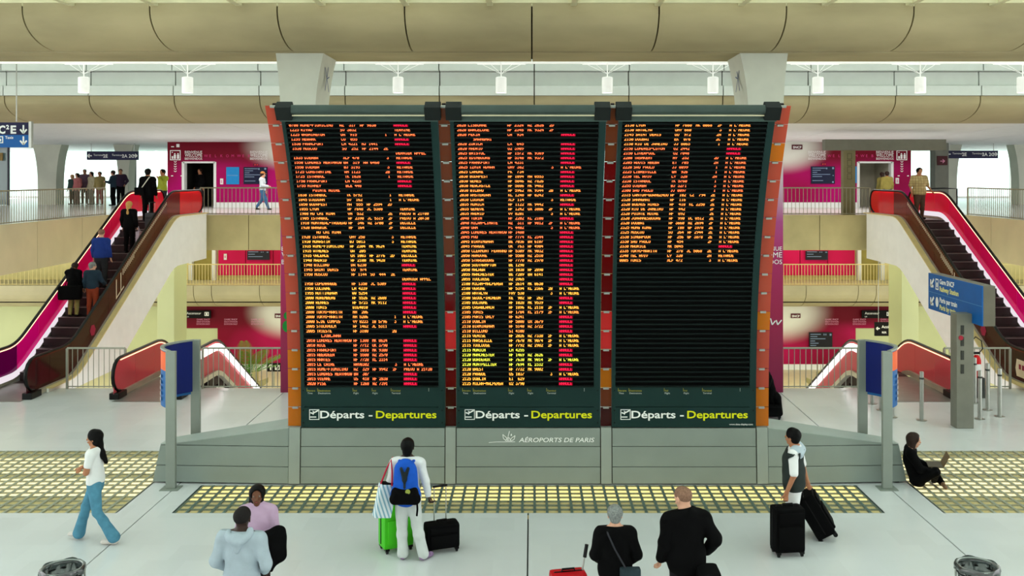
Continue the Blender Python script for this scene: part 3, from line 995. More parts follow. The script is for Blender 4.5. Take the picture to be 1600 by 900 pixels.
PLBL = ('departure board panel nearest the left escalators, its rows running from 0700 to 2020',
        'middle departure board panel with a long column of red cancelled marks',
        'departure board panel with its lower half blank, nearest the right escalators')
WH_LET = mat('sign_white_letter', (242, 246, 244), 0.5, vary=0.02)
YE_LET = mat('sign_yellow_letter', (222, 226, 20), 0.5, vary=0.03)
for pi, (cx, rows) in enumerate(zip(PC, (B1, B2, B3))):
    x0, x1 = cx - 1.285, cx + 1.285
    root = empty('departure_board', (cx, 16.6, 1.0), PLBL[pi], 'departure board', 'departure boards on the grey plinth')
    curve_strip(x0, x1, 1.02, 6.42, -0.05, -0.22).build('back_casing', mat('casing_black', (22, 26, 25), 0.6), root)
    curve_strip(x0 + .06, x1 - .115, 1.75, 6.40, -0.03, -0.06).build('display_sheet', BACKB, root)
    curve_strip(x0, x0 + .06, 1.02, 6.42, 0.0, -0.06).build('side_frame', DARKG, root)
    curve_strip(x1 - .115, x1, 1.02, 6.42, 0.0, -0.06).build('side_frame', DARKG, root)
    # small vents down the right side frame
    curve_strip(x0 + .06, x1 - .115, 1.385, 1.75, 0.0, -0.06, 4).build('header_panel', DARKG, root)
    fp = curve_strip(x0 + .06, x1 - .115, 1.02, 1.375, 0.004, -0.06, 4).build('title_panel', DARKG, root)
    for zz in (1.1, 1.32, 1.68):
        for xx in (x0 + .045, x1 - .05):
            p, t, n = frame_at(zz)
            MB().tube([Vector((xx, 0, 0)) + p, Vector((xx, 0, 0)) + p + n * .012], .012, 8).build('screw', BLKP, root)
    # horizontal slats between the rows
    sm = MB().box(x0 + .062 - cx, x1 - .117 - cx, -0.022, 0.012, -0.013, 0.013).mesh('row_slat', SLATM)
    for r in range(NROW + 1):
        s = S0 + PITCH * (0.5 - r)
        z = z_of(s)
        p, t, n = frame_at(z)
        o = link('row_slat', sm, root, (cx, p.y, p.z))
        o.rotation_euler = (math.atan(-slope(z)), 0, 0)
    # flight rows
    for r, line in enumerate(rows.split('\n')):
        f = line.split('|')
        z = z_of(S0 - PITCH * r)
        p, t, n = frame_at(z)
        off = n * -0.024
        b = MB(); br = MB()
        L = x0 + 0.11
        fields = [('time_text', f[0], L), ('destination_text', f[1], L + 0.185 + (0.0 if f[0] else 0.08)),
                  ('flight_text', f[2].ljust(3) + f[3].rjust(4), L + 0.835), ('flight_text', f[4].ljust(3) + f[5].rjust(4), L + 1.17), ('terminal_text', f[6].rjust(2), L + 1.53)]
        ci = (0, 0, 1, 1, 0, 1, 2, 2, 1, 2, 2)[min(10, r // 5)] if pi == 1 else (0, 0, 0, 1, 1, 2, 1, 2, 1, 0, 0)[min(10, r // 5)] if pi == 0 else (1, 0, 0, 1, 1, 1)[min(5, r // 5)]
        if pi == 1 and 48 <= r <= 51: ci = 3
        if f[7] == '*':
            xa, xb = L + 1.73 - .012, L + 1.73 + 6 * CWD + .004
            bb = MB().add([Vector((xa, 0, 0)) + p - t * .034 + n * -.0265, Vector((xb, 0, 0)) + p - t * .034 + n * -.0265, Vector((xb, 0, 0)) + p + t * .034 + n * -.0265, Vector((xa, 0, 0)) + p + t * .034 + n * -.0265], [(0, 1, 2, 3)])
            rb = flat(bb, 'status_bloom', LREDBLOOM, root)  # faint red quad imitating the bloom around the letters
            led(br, 'ANNULE', L + 1.73, p, t, off)
            flat(br, 'status_text', LRED, rb)
        elif f[7]:
            fields.append(('status_text', f[7], L + 1.73))
        for nm, body, xx in fields:
            if body.strip():
                b = MB(); led(b, body, xx, p, t, off); tag(flat(b, nm, LEDS[ci], root), kind='stuff')
    # header lettering and title
    p, t, n = frame_at(1.66)
    hp = Pr(p + Vector((x0, 0, 0)) + n * .006, (1, 0, 0), t)
    hw = Pr(p + Vector((x0, 0, 0)) + n * .006, (1, 0, 0), t)
    for u, a, c in ((0.12, 'Horaire', 'Time'), (0.31, 'Destinations', 'Destinations'), (0.94, 'Vol', 'Flight'), (1.28, 'Vol', 'Flight'), (1.62, 'Terminal', 'Terminal')):
        hp.text(a, u, 0.0, .032); hw.text(c, u, -.045, .032); hp.rect(u - .012, u - .007, -.0, .06)
    hw.rect(2.28, 2.285, 0.0, .06)
    hp.build('header_lettering', mat('dull_yellow_letter', (176, 170, 60), 0.5), root)
    hw.build('header_lettering', mat('dull_white_letter', (196, 204, 200), 0.5), root)
    p, t, n = frame_at(1.185)
    T = Pr(p + Vector((x0, 0, 0)) + n * .012, (1, 0, 0), t)
    T.text('Départs -', 0.345, 0.0, .135, 0.935, bold=0.018)
    T.frame(0.15, 0.33, -0.03, 0.155, .012)
    T.rect(0.165, 0.275, 0.01, 0.028).line([(0.17, 0.10), (0.2, 0.085), (0.245, 0.10), (0.31, 0.135)], .022).line([(0.245, 0.105), (0.21, 0.125)], .014).line([(0.235, 0.095), (0.215, 0.06)], .014)
    T.build('title_lettering', WH_LET, fp)
    T = Pr(p + Vector((x0, 0, 0)) + n * .012, (1, 0, 0), t)
    T.text('Departures', 1.34, 0.0, .135, 1.08, bold=0.018)
    T.build('title_lettering', YE_LET, fp)
    if pi == 2:
        Pr(p + Vector((x0, 0, 0)) + n * .012, (1, 0, 0), t).text('www.data-display.com', 2.09, -.125, .03, .42, bold=.01).build('small_lettering', WH_LET, fp)
    # head: roller bar between dark end brackets over a bright slit
    p, t, n = frame_at(6.42)
    P = lambda x, u, v: Vector((x, 0, 0)) + p + t * u + n * v
    MB().prism([P(x0 - .01, 0, .05), P(x0 - .01, .04, .05), P(x0 - .01, .08, -.2), P(x0 - .01, 0, -.22)], (2.59, 0, 0)).build('top_cap', mat('cap_lit_grey_green', (66, 84, 78), 0.5), root)  # paler than the frames, its lit top put into the colour
    MB().tube([P(x0 + .18, .20, 0.0), P(x1 - .18, .20, 0.0)], .075, 20).build('roller_bar', mat('roller_grey', (62, 76, 71), 0.5), root, smooth=True)
    for xa, xb in ((x0 - .06, x0 + .2), (x1 - .2, x1 + .06)):
        MB().prism([P(xa, .03, .07), P(xa, .275, .085), P(xa, .285, -.12), P(xa, .03, -.2)], (xb - xa, 0, 0)).build('end_bracket', mat('bracket_dark', (18, 24, 23), 0.6, spec=.2), root, bevel=.01)
    MB().tube([P(x0 + .2, .105, .03), P(x1 - .2, .105, .03)], .013, 8).build('slit_light_bar', mat('slit_light_pale', (220, 214, 180), 0.4), root)  # pale bar standing in for light seen through the slit

# orange and red translucent strips between the panels
FILMS = {k: film('strip_' + k, c, clear=cl, gloss=0.08) for k, c, cl in (
    ('salmon', (214, 100, 74), .1), ('orange', (226, 140, 20), .1), ('rust', (150, 74, 36), .2), ('red', (150, 16, 16), .3), ('bright', (250, 70, 70), .15), ('dark', (96, 18, 14), .3))}  # 'bright' is the red film with its lit look put into the colour
SEQ = {0: ['orange'] * 3 + ['orange', 'salmon'] + ['salmon'] * 12, 3: ['orange', 'orange', 'salmon', 'salmon', 'salmon', 'orange'] + ['salmon'] * 8 + ['orange', 'salmon', 'salmon'],
       1: ['dark', 'dark', 'red', 'red', 'bright', 'bright', 'red', 'red', 'red', 'rust', 'rust', 'rust', 'rust', 'rust', 'rust', 'rust', 'rust'],
       2: ['dark', 'rust', 'orange', 'red', 'bright', 'bright', 'red', 'red', 'red', 'red', 'red', 'red', 'red', 'red', 'rust', 'rust', 'rust']}
SX = ((-4.335, -4.13), (-1.543, -1.355), (1.230, 1.423), (4.009, 4.21))
SLB = ('orange and salmon plastic strip along the outer left board edge', 'red and rust plastic strip between the left and middle boards', 'red and rust plastic strip between the middle and right boards', 'salmon plastic strip with two orange lengths on the outer right board edge')
for k, (xa, xb) in enumerate(SX):
    root = empty('light_strip', ((xa + xb) / 2, 16.6, 1.0), SLB[k], 'light strip', 'coloured strips between the boards')
    s0, s1 = s_of(1.02), s_of(6.62)
    n = 17
    ext = 0.03 if k in (0, 3) else 0
    for i in range(n):
        za, zb = z_of(s0 + (s1 - s0) * i / n + .006), z_of(s0 + (s1 - s0) * (i + 1) / n - .006)
        curve_strip(xa - (ext if k == 0 else 0), xb + (ext if k == 3 else 0), za, zb, -0.06, -0.075, 1).build('plastic_panel', FILMS[SEQ[k][i]], root)
        p, t, nn = frame_at(zb)
        xm = (xa + xb) / 2
        MB().boxr(Vector((xm, 0, 0)) + p + nn * -.045, (.1, .03, .035), Matrix.Rotation(math.atan(-slope(zb)), 3, 'X')).build('steel_clip', STEEL, root)
    curve_strip((xa + xb) / 2 - .03, (xa + xb) / 2 + .03, 1.02, 6.62, -0.12, -0.16, 16).build('support_spine', mat('spine_dark', (40, 26, 22), 0.6), root)

# ================================================================== PLINTH
pl = empty('board_plinth', (-0.06, 16.8, 0), 'long grey metal plinth with sloping wings under the departure boards', 'plinth')
yf = lambda z: 16.40 + 0.05 * z
ROWS = ((0.03, 0.315), (0.327, 0.672), (0.684, 1.0))
MB().prism([(-4.3, 16.45, .03), (-4.3, 17.2, .03), (-4.3, 17.2, .97), (-4.3, 16.48, .97)], (8.48, 0, 0)).build('core', JOINT, pl)
for cx in PC:
    for z0, z1 in ROWS:
        MB().prism([(cx - 1.28, yf(z0), z0), (cx - 1.28, yf(z1), z1), (cx - 1.28, yf(z1) + .06, z1), (cx - 1.28, yf(z0) + .06, z0)], (2.56, 0, 0)).build('front_panel', GREYP, pl)
PILM = mat('pilaster_grey', (150, 160, 153), 0.5, vary=0.04)
for xa, xb in SX:
    MB().prism([(xa + .004, yf(0) - .012, .03), (xa + .004, yf(1) - .012, 1.012), (xa + .004, 17.2, 1.012), (xa + .004, 17.2, .03)], (xb - xa - .008, 0, 0)).build('pilaster', PILM, pl)
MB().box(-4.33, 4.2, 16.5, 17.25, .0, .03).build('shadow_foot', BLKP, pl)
for sx in (-1, 1):
    xi = -4.34 if sx < 0 else 4.215
    xo = lambda z: sx * (6.8 - 0.2 * z) + (0.0 if sx < 0 else -0.08)
    fy = lambda x, z: 16.40 + 0.05 * z + abs(x - xi) * 0.045
    by = lambda x: 17.2 - abs(x - xi) * 0.09
    for z0, z1 in ROWS[:2]:
        fr = [(xi, fy(xi, z0), z0), (xo(z0), fy(xo(z0), z0), z0), (xo(z1), fy(xo(z1), z1), z1), (xi, fy(xi, z1), z1)]
        bk = [(x, by(x), z) for x, y, z in fr]
        MB().add(fr + bk, [(0, 1, 2, 3), (7, 6, 5, 4), (0, 4, 5, 1), (1, 5, 6, 2), (2, 6, 7, 3), (3, 7, 4, 0)]).build('wing_panel', GREYP, pl)
    z0 = .684
    fr = [(xi, fy(xi, z0), z0), (xo(z0) - sx * .14, fy(xo(z0), z0), z0), (xi, fy(xi, 1), 1.0)]
    bk = [(x, by(x), z) for x, y, z in fr]
    MB().add(fr + bk, [(0, 1, 2), (5, 4, 3), (0, 3, 4, 1), (2, 5, 3, 0)]).build('wing_panel', GREYP, pl)
    # sloping lid
    a, b_ = (xi, fy(xi, 1), 1.0), (xo(z0) - sx * .14, fy(xo(z0), z0), z0 + .002)
    e = (xo(z0), fy(xo(z0), z0), z0)
    lid = [a, b_, e, (xo(z0) + sx * -.02, by(xo(z0)), z0 + .004), (b_[0], by(b_[0]), z0 + .004), (xi, by(xi), 1.0)]
    up = [(x, y, z + .012) for x, y, z in lid]
    MB().add(lid + up, [(6, 7, 10, 11), (7, 8, 9, 10), (0, 5, 4, 1), (1, 4, 3, 2), (0, 1, 7, 6), (1, 2, 8, 7), (2, 3, 9, 8), (3, 4, 10, 9), (4, 5, 11, 10), (5, 0, 6, 11)]).build('wing_lid', mat('lid_grey', (158, 170, 165), 0.45, vary=0.04), pl)
    p0, p1 = sorted((xi, sx * 6.6))
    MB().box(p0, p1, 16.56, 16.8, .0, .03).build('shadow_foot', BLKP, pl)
# emblem and company lettering on the middle panel
E = Pr((-0.063 - 1.285, yf(.684) - .008, 0.684), (1, 0, 0), (0, .05, 1))
E.text('AÉROPORTS DE PARIS', 1.115, .075, .08, 1.35, bold=.012, shear=.2)
E.line([(0.58, .068), (0.72, .078), (1.05, .08)], .009)
for pts in ([(0.9, .09), (0.84, .14), (0.83, .21), (0.9, .15), (0.92, .09)], [(0.95, .09), (0.99, .15), (1.05, .19), (1.03, .12), (0.97, .09)],
            [(0.93, .09), (0.925, .18), (0.95, .27)], [(0.97, .19), (0.985, .22), (0.99, .19), (0.97, .19)], [(0.88, .1), (0.91, .15), (0.95, .15), (0.97, .1)]):
    E.line(pts, .011)
E.build('company_lettering', WH_LET, pl)

# ================================================================== SIGN STANDS, BOLLARDS, BINS
def foot_plate(root, x, y, m):
    MB().box(x - .16, x + .16, y - .13, y + .13, 0, .015).build('foot_plate', m, root)


POLEM = mat('sign_pole_grey', (146, 154, 146), 0.45, metal=0.4, vary=0.05)
INBLUE = mat('panel_deep_blue', (2, 24, 104), 0.4, vary=0.06)
for sx in (-1, 1):
    o = 0 if sx < 0 else -0.1
    F = Vector((sx * 6.35 + o, 16.22, 0)); Bk = Vector((sx * 6.33 + o, 17.36, 0))
    root = empty('curved_sign', (F.x, F.y, 0), 'curved dark blue sign panel on two steel posts, ' + ('left' if sx < 0 else 'right') + ' of the boards', 'sign', 'curved sign stands')
    for p in (F, Bk):
        MB().box(p.x - .085, p.x + .085, p.y - .04, p.y + .04, .015, 2.42).build('post', POLEM, root, bevel=.008)
        foot_plate(root, p.x, p.y, POLEM)

    def arc(t, d):
        q = F.lerp(Bk, t)
        return Vector((q.x + sx * (4 * t * (1 - t) * 0.34 + d), q.y, 0))
    n = 14

    def sheet(z0, z1, d0, d1):
        pts = [arc(.03 + .94 * k / n, d0) for k in range(n + 1)] + [arc(.03 + .94 * k / n, d1) for k in range(n, -1, -1)]
        return MB().prism([(p.x, p.y, z0) for p in pts], (0, 0, z1 - z0))
    sheet(1.45, 2.40, 0.0, .03).build('inner_panel', INBLUE, root, smooth=True)
    sheet(2.05, 2.38, .03, .04).build('orange_cap', mat('sign_orange', (236, 96, 30), 0.5), root, smooth=True)
    sheet(1.40, 2.05, .03, .04).build('outer_panel', mat('sign_print_blue', (30, 96, 160), 0.5, vary=0.1), root, smooth=True)
    sheet(2.40, 2.43, -.02, .05).build('top_edge', POLEM, root, smooth=True)
    b = MB()
    for k, ch in enumerate('PARIS'):
        q = arc(.2, .046)
        b.add([(q.x, q.y - .05, 1.5 + .1 * k), (q.x + sx * .05, q.y + .06, 1.5 + .1 * k), (q.x + sx * .05, q.y + .06, 1.56 + .1 * k), (q.x, q.y - .05, 1.56 + .1 * k)], [(0, 1, 2, 3)])
    flat(b, 'white_marks', WH_LET, root)

# big blue direction sign on a post, right
root = empty('direction_sign', (9.45, 20.2, 0), 'large blue direction sign on a grey post beside the bollards', 'sign')
MB().box(9.24, 9.62, 20.05, 20.35, 0, 2.5).build('post', mat('post_grey', (128, 128, 118), 0.5, metal=0.3), root, bevel=.015)
MB().box(9.60, 9.86, 19.6, 22.25, 2.3, 3.16).build('sign_box', mat('box_grey', (112, 108, 96), 0.5), root, bevel=.01)
MB().box(9.575, 9.60, 19.6, 22.25, 2.3, 3.16).build('blue_face', BLUE, root)
MB().box(9.57, 9.576, 19.6, 22.25, 2.715, 2.725).build('divider_line', mat('pale_blue_line', (90, 150, 200), 0.5), root)
D = Pr((9.57, 22.25, 2.3), (0, -1, 0), (0, 0, 1))
for v0, a, c in ((0.43, 'Gare SNCF', 'Railway Station'), (0.0, 'Paris par train', 'Paris by train')):
    D.arrow(.22, v0 + .22, .26, -2.35, .065)
    D.text(a, 0.62, v0 + .24, .115, bold=.035)
    D.disc(.48, v0 + .22, .08, ry=.12) if v0 == 0 else D.frame(.4, .56, v0 + .08, v0 + .34, .03).rect(.45, .51, v0 + .14, v0 + .25)
D.build('white_lettering', WH_LET, root)
D = Pr((9.57, 22.25, 2.3), (0, -1, 0), (0, 0, 1))
D.text('Railway Station', .62, .43 + .07, .115, bold=.035); D.text('Paris by train', .62, .07, .115, bold=.035)
D.build('yellow_lettering', mat('pale_yellow_letter', (236, 232, 150), 0.5), root)
for z in (1.2, 1.5, 1.8, 2.05):
    MB().box(9.33, 9.40, 20.04, 20.05, z, z + .2).build('slot', mat('slot_dark', (60, 62, 58), 0.5), root)
MB().tube([(9.33, 20.05, 1.98), (9.33, 20.03, 1.98)], .05, 12).build('red_badge', mat('red_badge', (170, 40, 60), 0.5), root)

BOL = [(1440, 657, 'bollard standing alone left of the blue sign post'), (1531, 655, 'nearest bollard right of the blue sign post'), (1523, 630, 'bollard in front of the fire extinguisher'),
       (1543, 641, 'bollard just right of the fire extinguisher'), (1562, 651, 'rightmost bollard by the escalator landing'), (1363, 631, 'bollard seen under the right curved sign, farthest back'),
       (1377, 641, 'bollard seen under the right curved sign, middle of three'), (1394, 652, 'bollard seen right of the right curved sign post')]
bm_post = MB().lathe((0, 0, 0), [(0.0, .012), (.11, .012), (.11, .0)], 16).mesh('base_flange', STEEL)
bm_tube = MB().lathe((0, 0, 0), [(.045, .012), (.045, 1.08), (.04, 1.1), (0.0, 1.1)], 14).mesh('tube', STEEL, smooth=True)
bm_ring = MB().lathe((0, 0, 0), [(.046, .93), (.05, .93), (.05, .97), (.046, .97)], 14).mesh('collar', mat('collar_dark', (60, 62, 60), 0.4))
for px, py, lb in BOL:
    d = 7949 / (py - 273.5); x = (px - 831) * d / 1440
    r = empty('bollard', (x, d, 0), lb, 'bollard', 'steel bollards before the right escalators')
    link('base_flange', bm_post, r, (x, d, 0)); link('tube', bm_tube, r, (x, d, 0)); link('collar', bm_ring, r, (x, d, 0))

# litter bins: ring on a post with a clear bag
BAG = film('clear_bin_bag', (84, 92, 92), clear=0.3, gloss=0.35, rough=0.12)
for x, y, lb in ((-5.52, 10.84, 'round litter bin with a clear bag, bottom left'), (5.27, 10.9, 'round litter bin with a clear bag, bottom right')):
    r = empty('litter_bin', (x, y, 0), lb, 'litter bin', 'litter bins with clear bags')
    MB().tube([(x + .225 * math.cos(a), y + .225 * math.sin(a), .9) for a in [2 * math.pi * k / 28 for k in range(28)]], .016, 8, closed=True).build('rim_ring', mat('rim_grey', (150, 156, 154), 0.3, metal=0.6), r, smooth=True)
    MB().tube([(x + .22 * math.cos(a), y + .22 * math.sin(a), .82) for a in [2 * math.pi * k / 28 for k in range(28)]], .012, 8, closed=True).build('band', BLACK, r, smooth=True)
    b = MB(); n = 56; rings = [(.232, .92), (.25, .9), (.245, .84), (.21, .86), (.2, .72), (.19, .5), (.2, .3), (.12, .16)]
    vs = []; fs = []
    rnd = random.Random(3)
    for i, (rr, z) in enumerate(rings):
        for k in range(n):
            a = 2 * math.pi * k / n
            w = rr * (1 + (.05 * math.sin(9 * a + i) + .04 * rnd.uniform(-1, 1)) * (1 if i > 1 else .3))
            vs.append((x + w * math.cos(a), y + w * math.sin(a), z + .01 * math.sin(5 * a + 2 * i)))
    for i in range(len(rings) - 1):
        for k in range(n):
            fs.append((i * n + k, i * n + (k + 1) % n, (i + 1) * n + (k + 1) % n, (i + 1) * n + k))
    b.add(vs, fs).build('clear_bag', BAG, r, smooth='all')
    MB().lathe((x, y, 0), [(.0, .25), (.15, .27), (.16, .33), (.0, .4)], 18).build('rubbish', mat('rubbish', (60, 62, 60), 0.8, vary=0.5, scale=20), r)
    for k in range(3):
        a = 2 * math.pi * k / 3 + .5
        MB().tube([(x + .24 * math.cos(a), y + .24 * math.sin(a), .0), (x + .235 * math.cos(a), y + .235 * math.sin(a), .9)], .012, 8).build('leg', STEEL, r)
    MB().lathe((x, y, 0), [(.0, .0), (.26, .0), (.26, .02), (.0, .03)], 24).build('base', BLACK, r)

# fire extinguisher on a floor stand
fx, fy_ = 11.05, 22.9
r = empty('fire_extinguisher', (fx, fy_, 0), 'red fire extinguisher on a stand behind the bollards', 'fire extinguisher')
MB().box(fx - .16, fx + .16, fy_ - .12, fy_ + .12, 0, .5).build('stand', mat('stand_dark', (60, 62, 60), 0.5), r, bevel=.01)
MB().lathe((fx, fy_, .5), [(0, 0), (.1, 0), (.105, .03), (.105, .42), (.08, .5), (.04, .55), (0, .55)], 18).build('cylinder', mat('extinguisher_red', (206, 18, 24), 0.3), r, smooth=True)
MB().boxr((fx, fy_, 1.1), (.16, .05, .05)).build('valve', BLACK, r)
MB().tube([(fx + .06, fy_, 1.1), (fx + .15, fy_, 1.2), (fx + .12, fy_, 1.4), (fx - .02, fy_, 1.5), (fx - .14, fy_, 1.38), (fx - .13, fy_, 1.1), (fx - .12, fy_, .85)], .014, 8).build('hose', BLACK, r, smooth=True)
MB().box(fx - .06, fx + .06, fy_ - .112, fy_ - .104, .68, .84).build('white_label', WPRINT, r)

# ================================================================== RAILINGS
BAL = {}


def railing(label, p0, p1, h=1.05, sp=0.135, m=RAILM, r=.011, name='railing', group='railings round the voids', post=0):
    p0, p1 = Vector(p0), Vector(p1)
    root = empty(name, p0, label, 'railing', group)
    d = p1 - p0; L = d.length; u = d / L
    MB().tube([p0 + Vector((0, 0, h)), p1 + Vector((0, 0, h))], .025, 8).build('top_rail', m, root, smooth=True)
    MB().tube([p0 + Vector((0, 0, .06)), p1 + Vector((0, 0, .06))], .016, 6).build('bottom_rail', m, root)
    key = (h, r, m.name)
    if key not in BAL:
        BAL[key] = MB().tube([(0, 0, .03), (0, 0, h - .02)], r, 6).mesh('baluster', m)
        BAL[key + (1,)] = MB().box(-.025, .025, -.025, .025, 0, h - .01).mesh('post', m)
    n = max(2, round(L / sp))
    for i in range(n + 1):
        q = p0 + u * (L * i / n)
        is_post = i in (0, n) or (post and i % post == 0)
        link('post' if is_post else 'baluster', BAL[key + (1,)] if is_post else BAL[key], root, q)
    return root


railing('short grey railing between the two left escalators', (-12.0, 23.8, 0), (-10.5, 23.8, 0))
railing('grey railing at the void edge left of the boards', (-8.5, 23.8, 0), (-5.6, 23.8, 0))
railing('grey railing at the void edge right of the boards', (5.6, 23.8, 0), (8.55, 23.8, 0), sp=.15)
railing('short grey railing between the two right escalators', (10.65, 23.8, 0), (12.35, 23.8, 0))
GRL = mat('gallery_rail_grey', (150, 146, 122), 0.5, metal=0.3)
railing('gallery railing above the left concrete fascia', (-12.7, EDGE + .1, U), (-8.6, EDGE + .1, U), sp=.15, m=GRL)
railing('gallery railing above the right concrete fascia', (8.6, EDGE + .1, U), (12.95, EDGE + .1, U), sp=.15, m=GRL)
railing('gallery railing along the left wing edge', (-16.3, 25.5, U), (-16.3, EDGE, U), sp=.14, m=GRL)
railing('gallery railing along the right wing edge', (16.65, 27.5, U), (16.65, EDGE, U), sp=.14, m=GRL)
CRL = mat('cream_rail', (228, 214, 150), 0.5)
railing('cream railing on the far bank, left half', (-18.6, 46.1, 0), (-8.8, 46.1, 0), sp=.15, m=CRL, r=.014)
railing('cream railing on the far bank, right half', (9.0, 46.1, 0), (19.2, 46.1, 0), sp=.15, m=CRL, r=.014)
railing('dim railing on the far bank behind the left escalator', (-27, 46.1, 0), (-20.5, 46.1, 0), sp=.2, m=CRL, r=.014)
railing('dim railing on the far bank behind the right escalator', (21.2, 46.1, 0), (27, 46.1, 0), sp=.2, m=CRL, r=.014)

# ================================================================== ESCALATORS
def escalator(name, label, xl, xr, y0, ya, z0, z1, y1, gl, gr, clad, decor=0, lights=(), la=.16, lb=.21):
    """xl<xr balustrade planes; flat z0 from y0 to ya, then 30 degrees to z1, flat to y1"""
    root = empty(name, ((xl + xr) / 2, y0, z0), label, 'escalator', 'escalators')
    sg = 1 if z1 > z0 else -1
    run = abs(z1 - z0) / math.tan(math.radians(30))
    ye = ya + run

    def zl(y):
        # smoothed corners
        w = 0.7
        base = lambda v: z0 if v <= ya else z1 if v >= ye else z0 + sg * (v - ya) * math.tan(math.radians(30))
        return sum(base(y + w * (k / 6 - .5)) for k in range(7)) / 7
    ys = [y0 + .45 + (y1 - y0 - .9) * k / 60 for k in range(61)]
    H = 0.98
    rail = []
    R = (H - .16) / 2
    for k in range(9):
        a = math.pi * (1.5 - k / 8)
        rail.append((y0 + .45 + R * math.cos(a) * .95, zl(y0) + .16 + R + R * math.sin(a)))
    rail = [(y, z) for y, z in rail]
    top = [(y, zl(y) + H) for y in ys]
    tail = []
    for k in range(9):
        a = math.pi * (.5 - k / 8)
        tail.append((y1 - .45 + R * math.cos(a) * .95, zl(y1) + .16 + R + R * math.sin(a)))
    path = rail[:-1] + top + tail[1:]
    for x, gm, inner in ((xl, gl, 1), (xr, gr, -1)):
        # glass panels
        NP = 11
        full = [(y0 + .1, None)] + [(y, None) for y in ys] + [(y1 - .1, None)]
        yy = [p[0] for p in full]
        cuts = [yy[0] + (yy[-1] - yy[0]) * k / NP for k in range(NP + 1)]

        def top_at(y):
            if y < y0 + .45: return zl(y0) + .16 + R + math.sqrt(max(0, R * R - ((y0 + .45 - y) / .95) ** 2))
            if y > y1 - .45: return zl(y1) + .16 + R + math.sqrt(max(0, R * R - ((y - y1 + .45) / .95) ** 2))
            return zl(y) + H
        for ip, (a, b) in enumerate(zip(cuts, cuts[1:])):
            gmi = gm[min(ip, len(gm) - 1)] if isinstance(gm, list) else gm
            s = [a + .008 + (b - a - .016) * k / 8 for k in range(9)]
            MB().prism([(x - .006, y, zl(y) + .14) for y in s] + [(x - .006, y, top_at(y) - .02) for y in reversed(s)], (.012, 0, 0)).build('glass_panel', gmi, root)
        MB().tube([(x, y, z) for y, z in path], .045, 8, flat=.8).build('handrail', BLACK, root, smooth=True)
        MB().tube([(x + inner * .02, y, zl(y) + H - .06) for y in ys], .012, 6).build('rail_light', emis('rail_light_warm', (1.0, 0.62, 0.35), 2.2), root)
        # skirting and decking
        s = ys
        MB().prism([(x - .07, y, zl(y) + .02) for y in s] + [(x - .07, y, zl(y) + .15) for y in reversed(s)], (.14, 0, 0)).build('deck', mat('escalator_deck', (196, 190, 172), 0.35, metal=0.5), root)
        MB().box(x - .12, x + .12, y0 + .12, y0 + .6, z0, z0 + .16).build('newel_base', BLACK, root, bevel=.02)
    # truss cladding
    if clad:
        for x, dx in ((xr + .02, .05), (xl - .07, .05)):
            s = [y0 + .9 + (y1 - y0 - .9) * k / 40 for k in range(41)]
            lo = [max(zl(y) - 1.6, z0 - .2) if y < ya + 3 else zl(y) - 1.6 for y in s]
            xx = x + (.06 if x > xl else -.06)
            MB().prism([(xx, y, zl(y) + .1) for y in s] + [(xx, y, z) for y, z in reversed(list(zip(s, lo)))], (dx, 0, 0)).build('white_cladding', clad, root)
            MB().prism([(xx - .12, y, zl(y) + .1) for y in s] + [(xx - .12, y, zl(y) + .13) for y in reversed(s)], (.26, 0, 0)).build('outer_deck', mat('outer_deck_warm_lit', (226, 206, 146), 0.4), root)  # warm lamp light on the deck put into its cream colour
        s = [y0 + 1.2 + (y1 - y0 - 1.2) * k / 40 for k in range(41)]
        MB().prism([(xl - .05, y, max(zl(y) - 1.55, z0 - .15)) for y in s] + [(xl - .05, y, max(zl(y) - 1.5, z0 - .1)) for y in reversed(s)], (xr - xl + .1, 0, 0)).build('soffit', clad, root)
    else:
        s = [y0 + 2.0 + (y1 - y0 - 2.0) * k / 40 for k in range(41)]
        MB().prism([(xl - .1, y, zl(y) - .9) for y in s] + [(xl - .1, y, zl(y) - .28) for y in reversed(s)], (xr - xl + .2, 0, 0)).build('truss', mat('truss_grey', (186, 184, 172), 0.5), root)
    # steps
    STEP = mat('step_dark', (52, 40, 42), 0.5, metal=0.3)
    w0, w1 = xl + .1, xr - .1
    n = int(run / .4) + 2
    sm = MB().box(w0 - (w0 + w1) / 2, w1 - (w0 + w1) / 2, 0, .4, -.34, 0.0).mesh('step', STEP)
    nm = MB().box(w0 - (w0 + w1) / 2, w1 - (w0 + w1) / 2, -.006 if sg > 0 else .36, .04 if sg > 0 else .406, -.004, .004).mesh('nosing', mat('step_nosing', (150, 140, 140), 0.4, metal=0.4))
    for k in range(n):
        y = ya - .4 + .4 * k
        zz = z0 + sg * max(0, min(run, (y + (.4 if sg > 0 else 0) - ya))) * math.tan(math.radians(30)) if y > ya - .5 else z0
        o = link('step', sm, root, ((w0 + w1) / 2, y, zz))
        link('nosing', nm, o, ((w0 + w1) / 2, y, zz))
    PLT = mat('landing_plate', (150, 150, 146), 0.35, metal=0.6)
    MB().box(xl + .05, xr - .05, y0 - .1, ya - .4, z0 - .06, z0 + .008).build('landing_plate', PLT, root)
    MB().box(xl + .05, xr - .05, ye + .2, y1 + .2, z1 - .06, z1 + .008).build('landing_plate', PLT, root)
    # glowing bands: lit skirts on the climbing pair, handrail lamp reflections on the descending pair
    for x, m in lights:
        MB().prism([(x, y, zl(y) + la) for y in ys[4:-4]] + [(x, y, zl(y) + lb) for y in reversed(ys[4:-4])], (.03, 0, 0)).build('glow_band', m, root)
    return root, zl


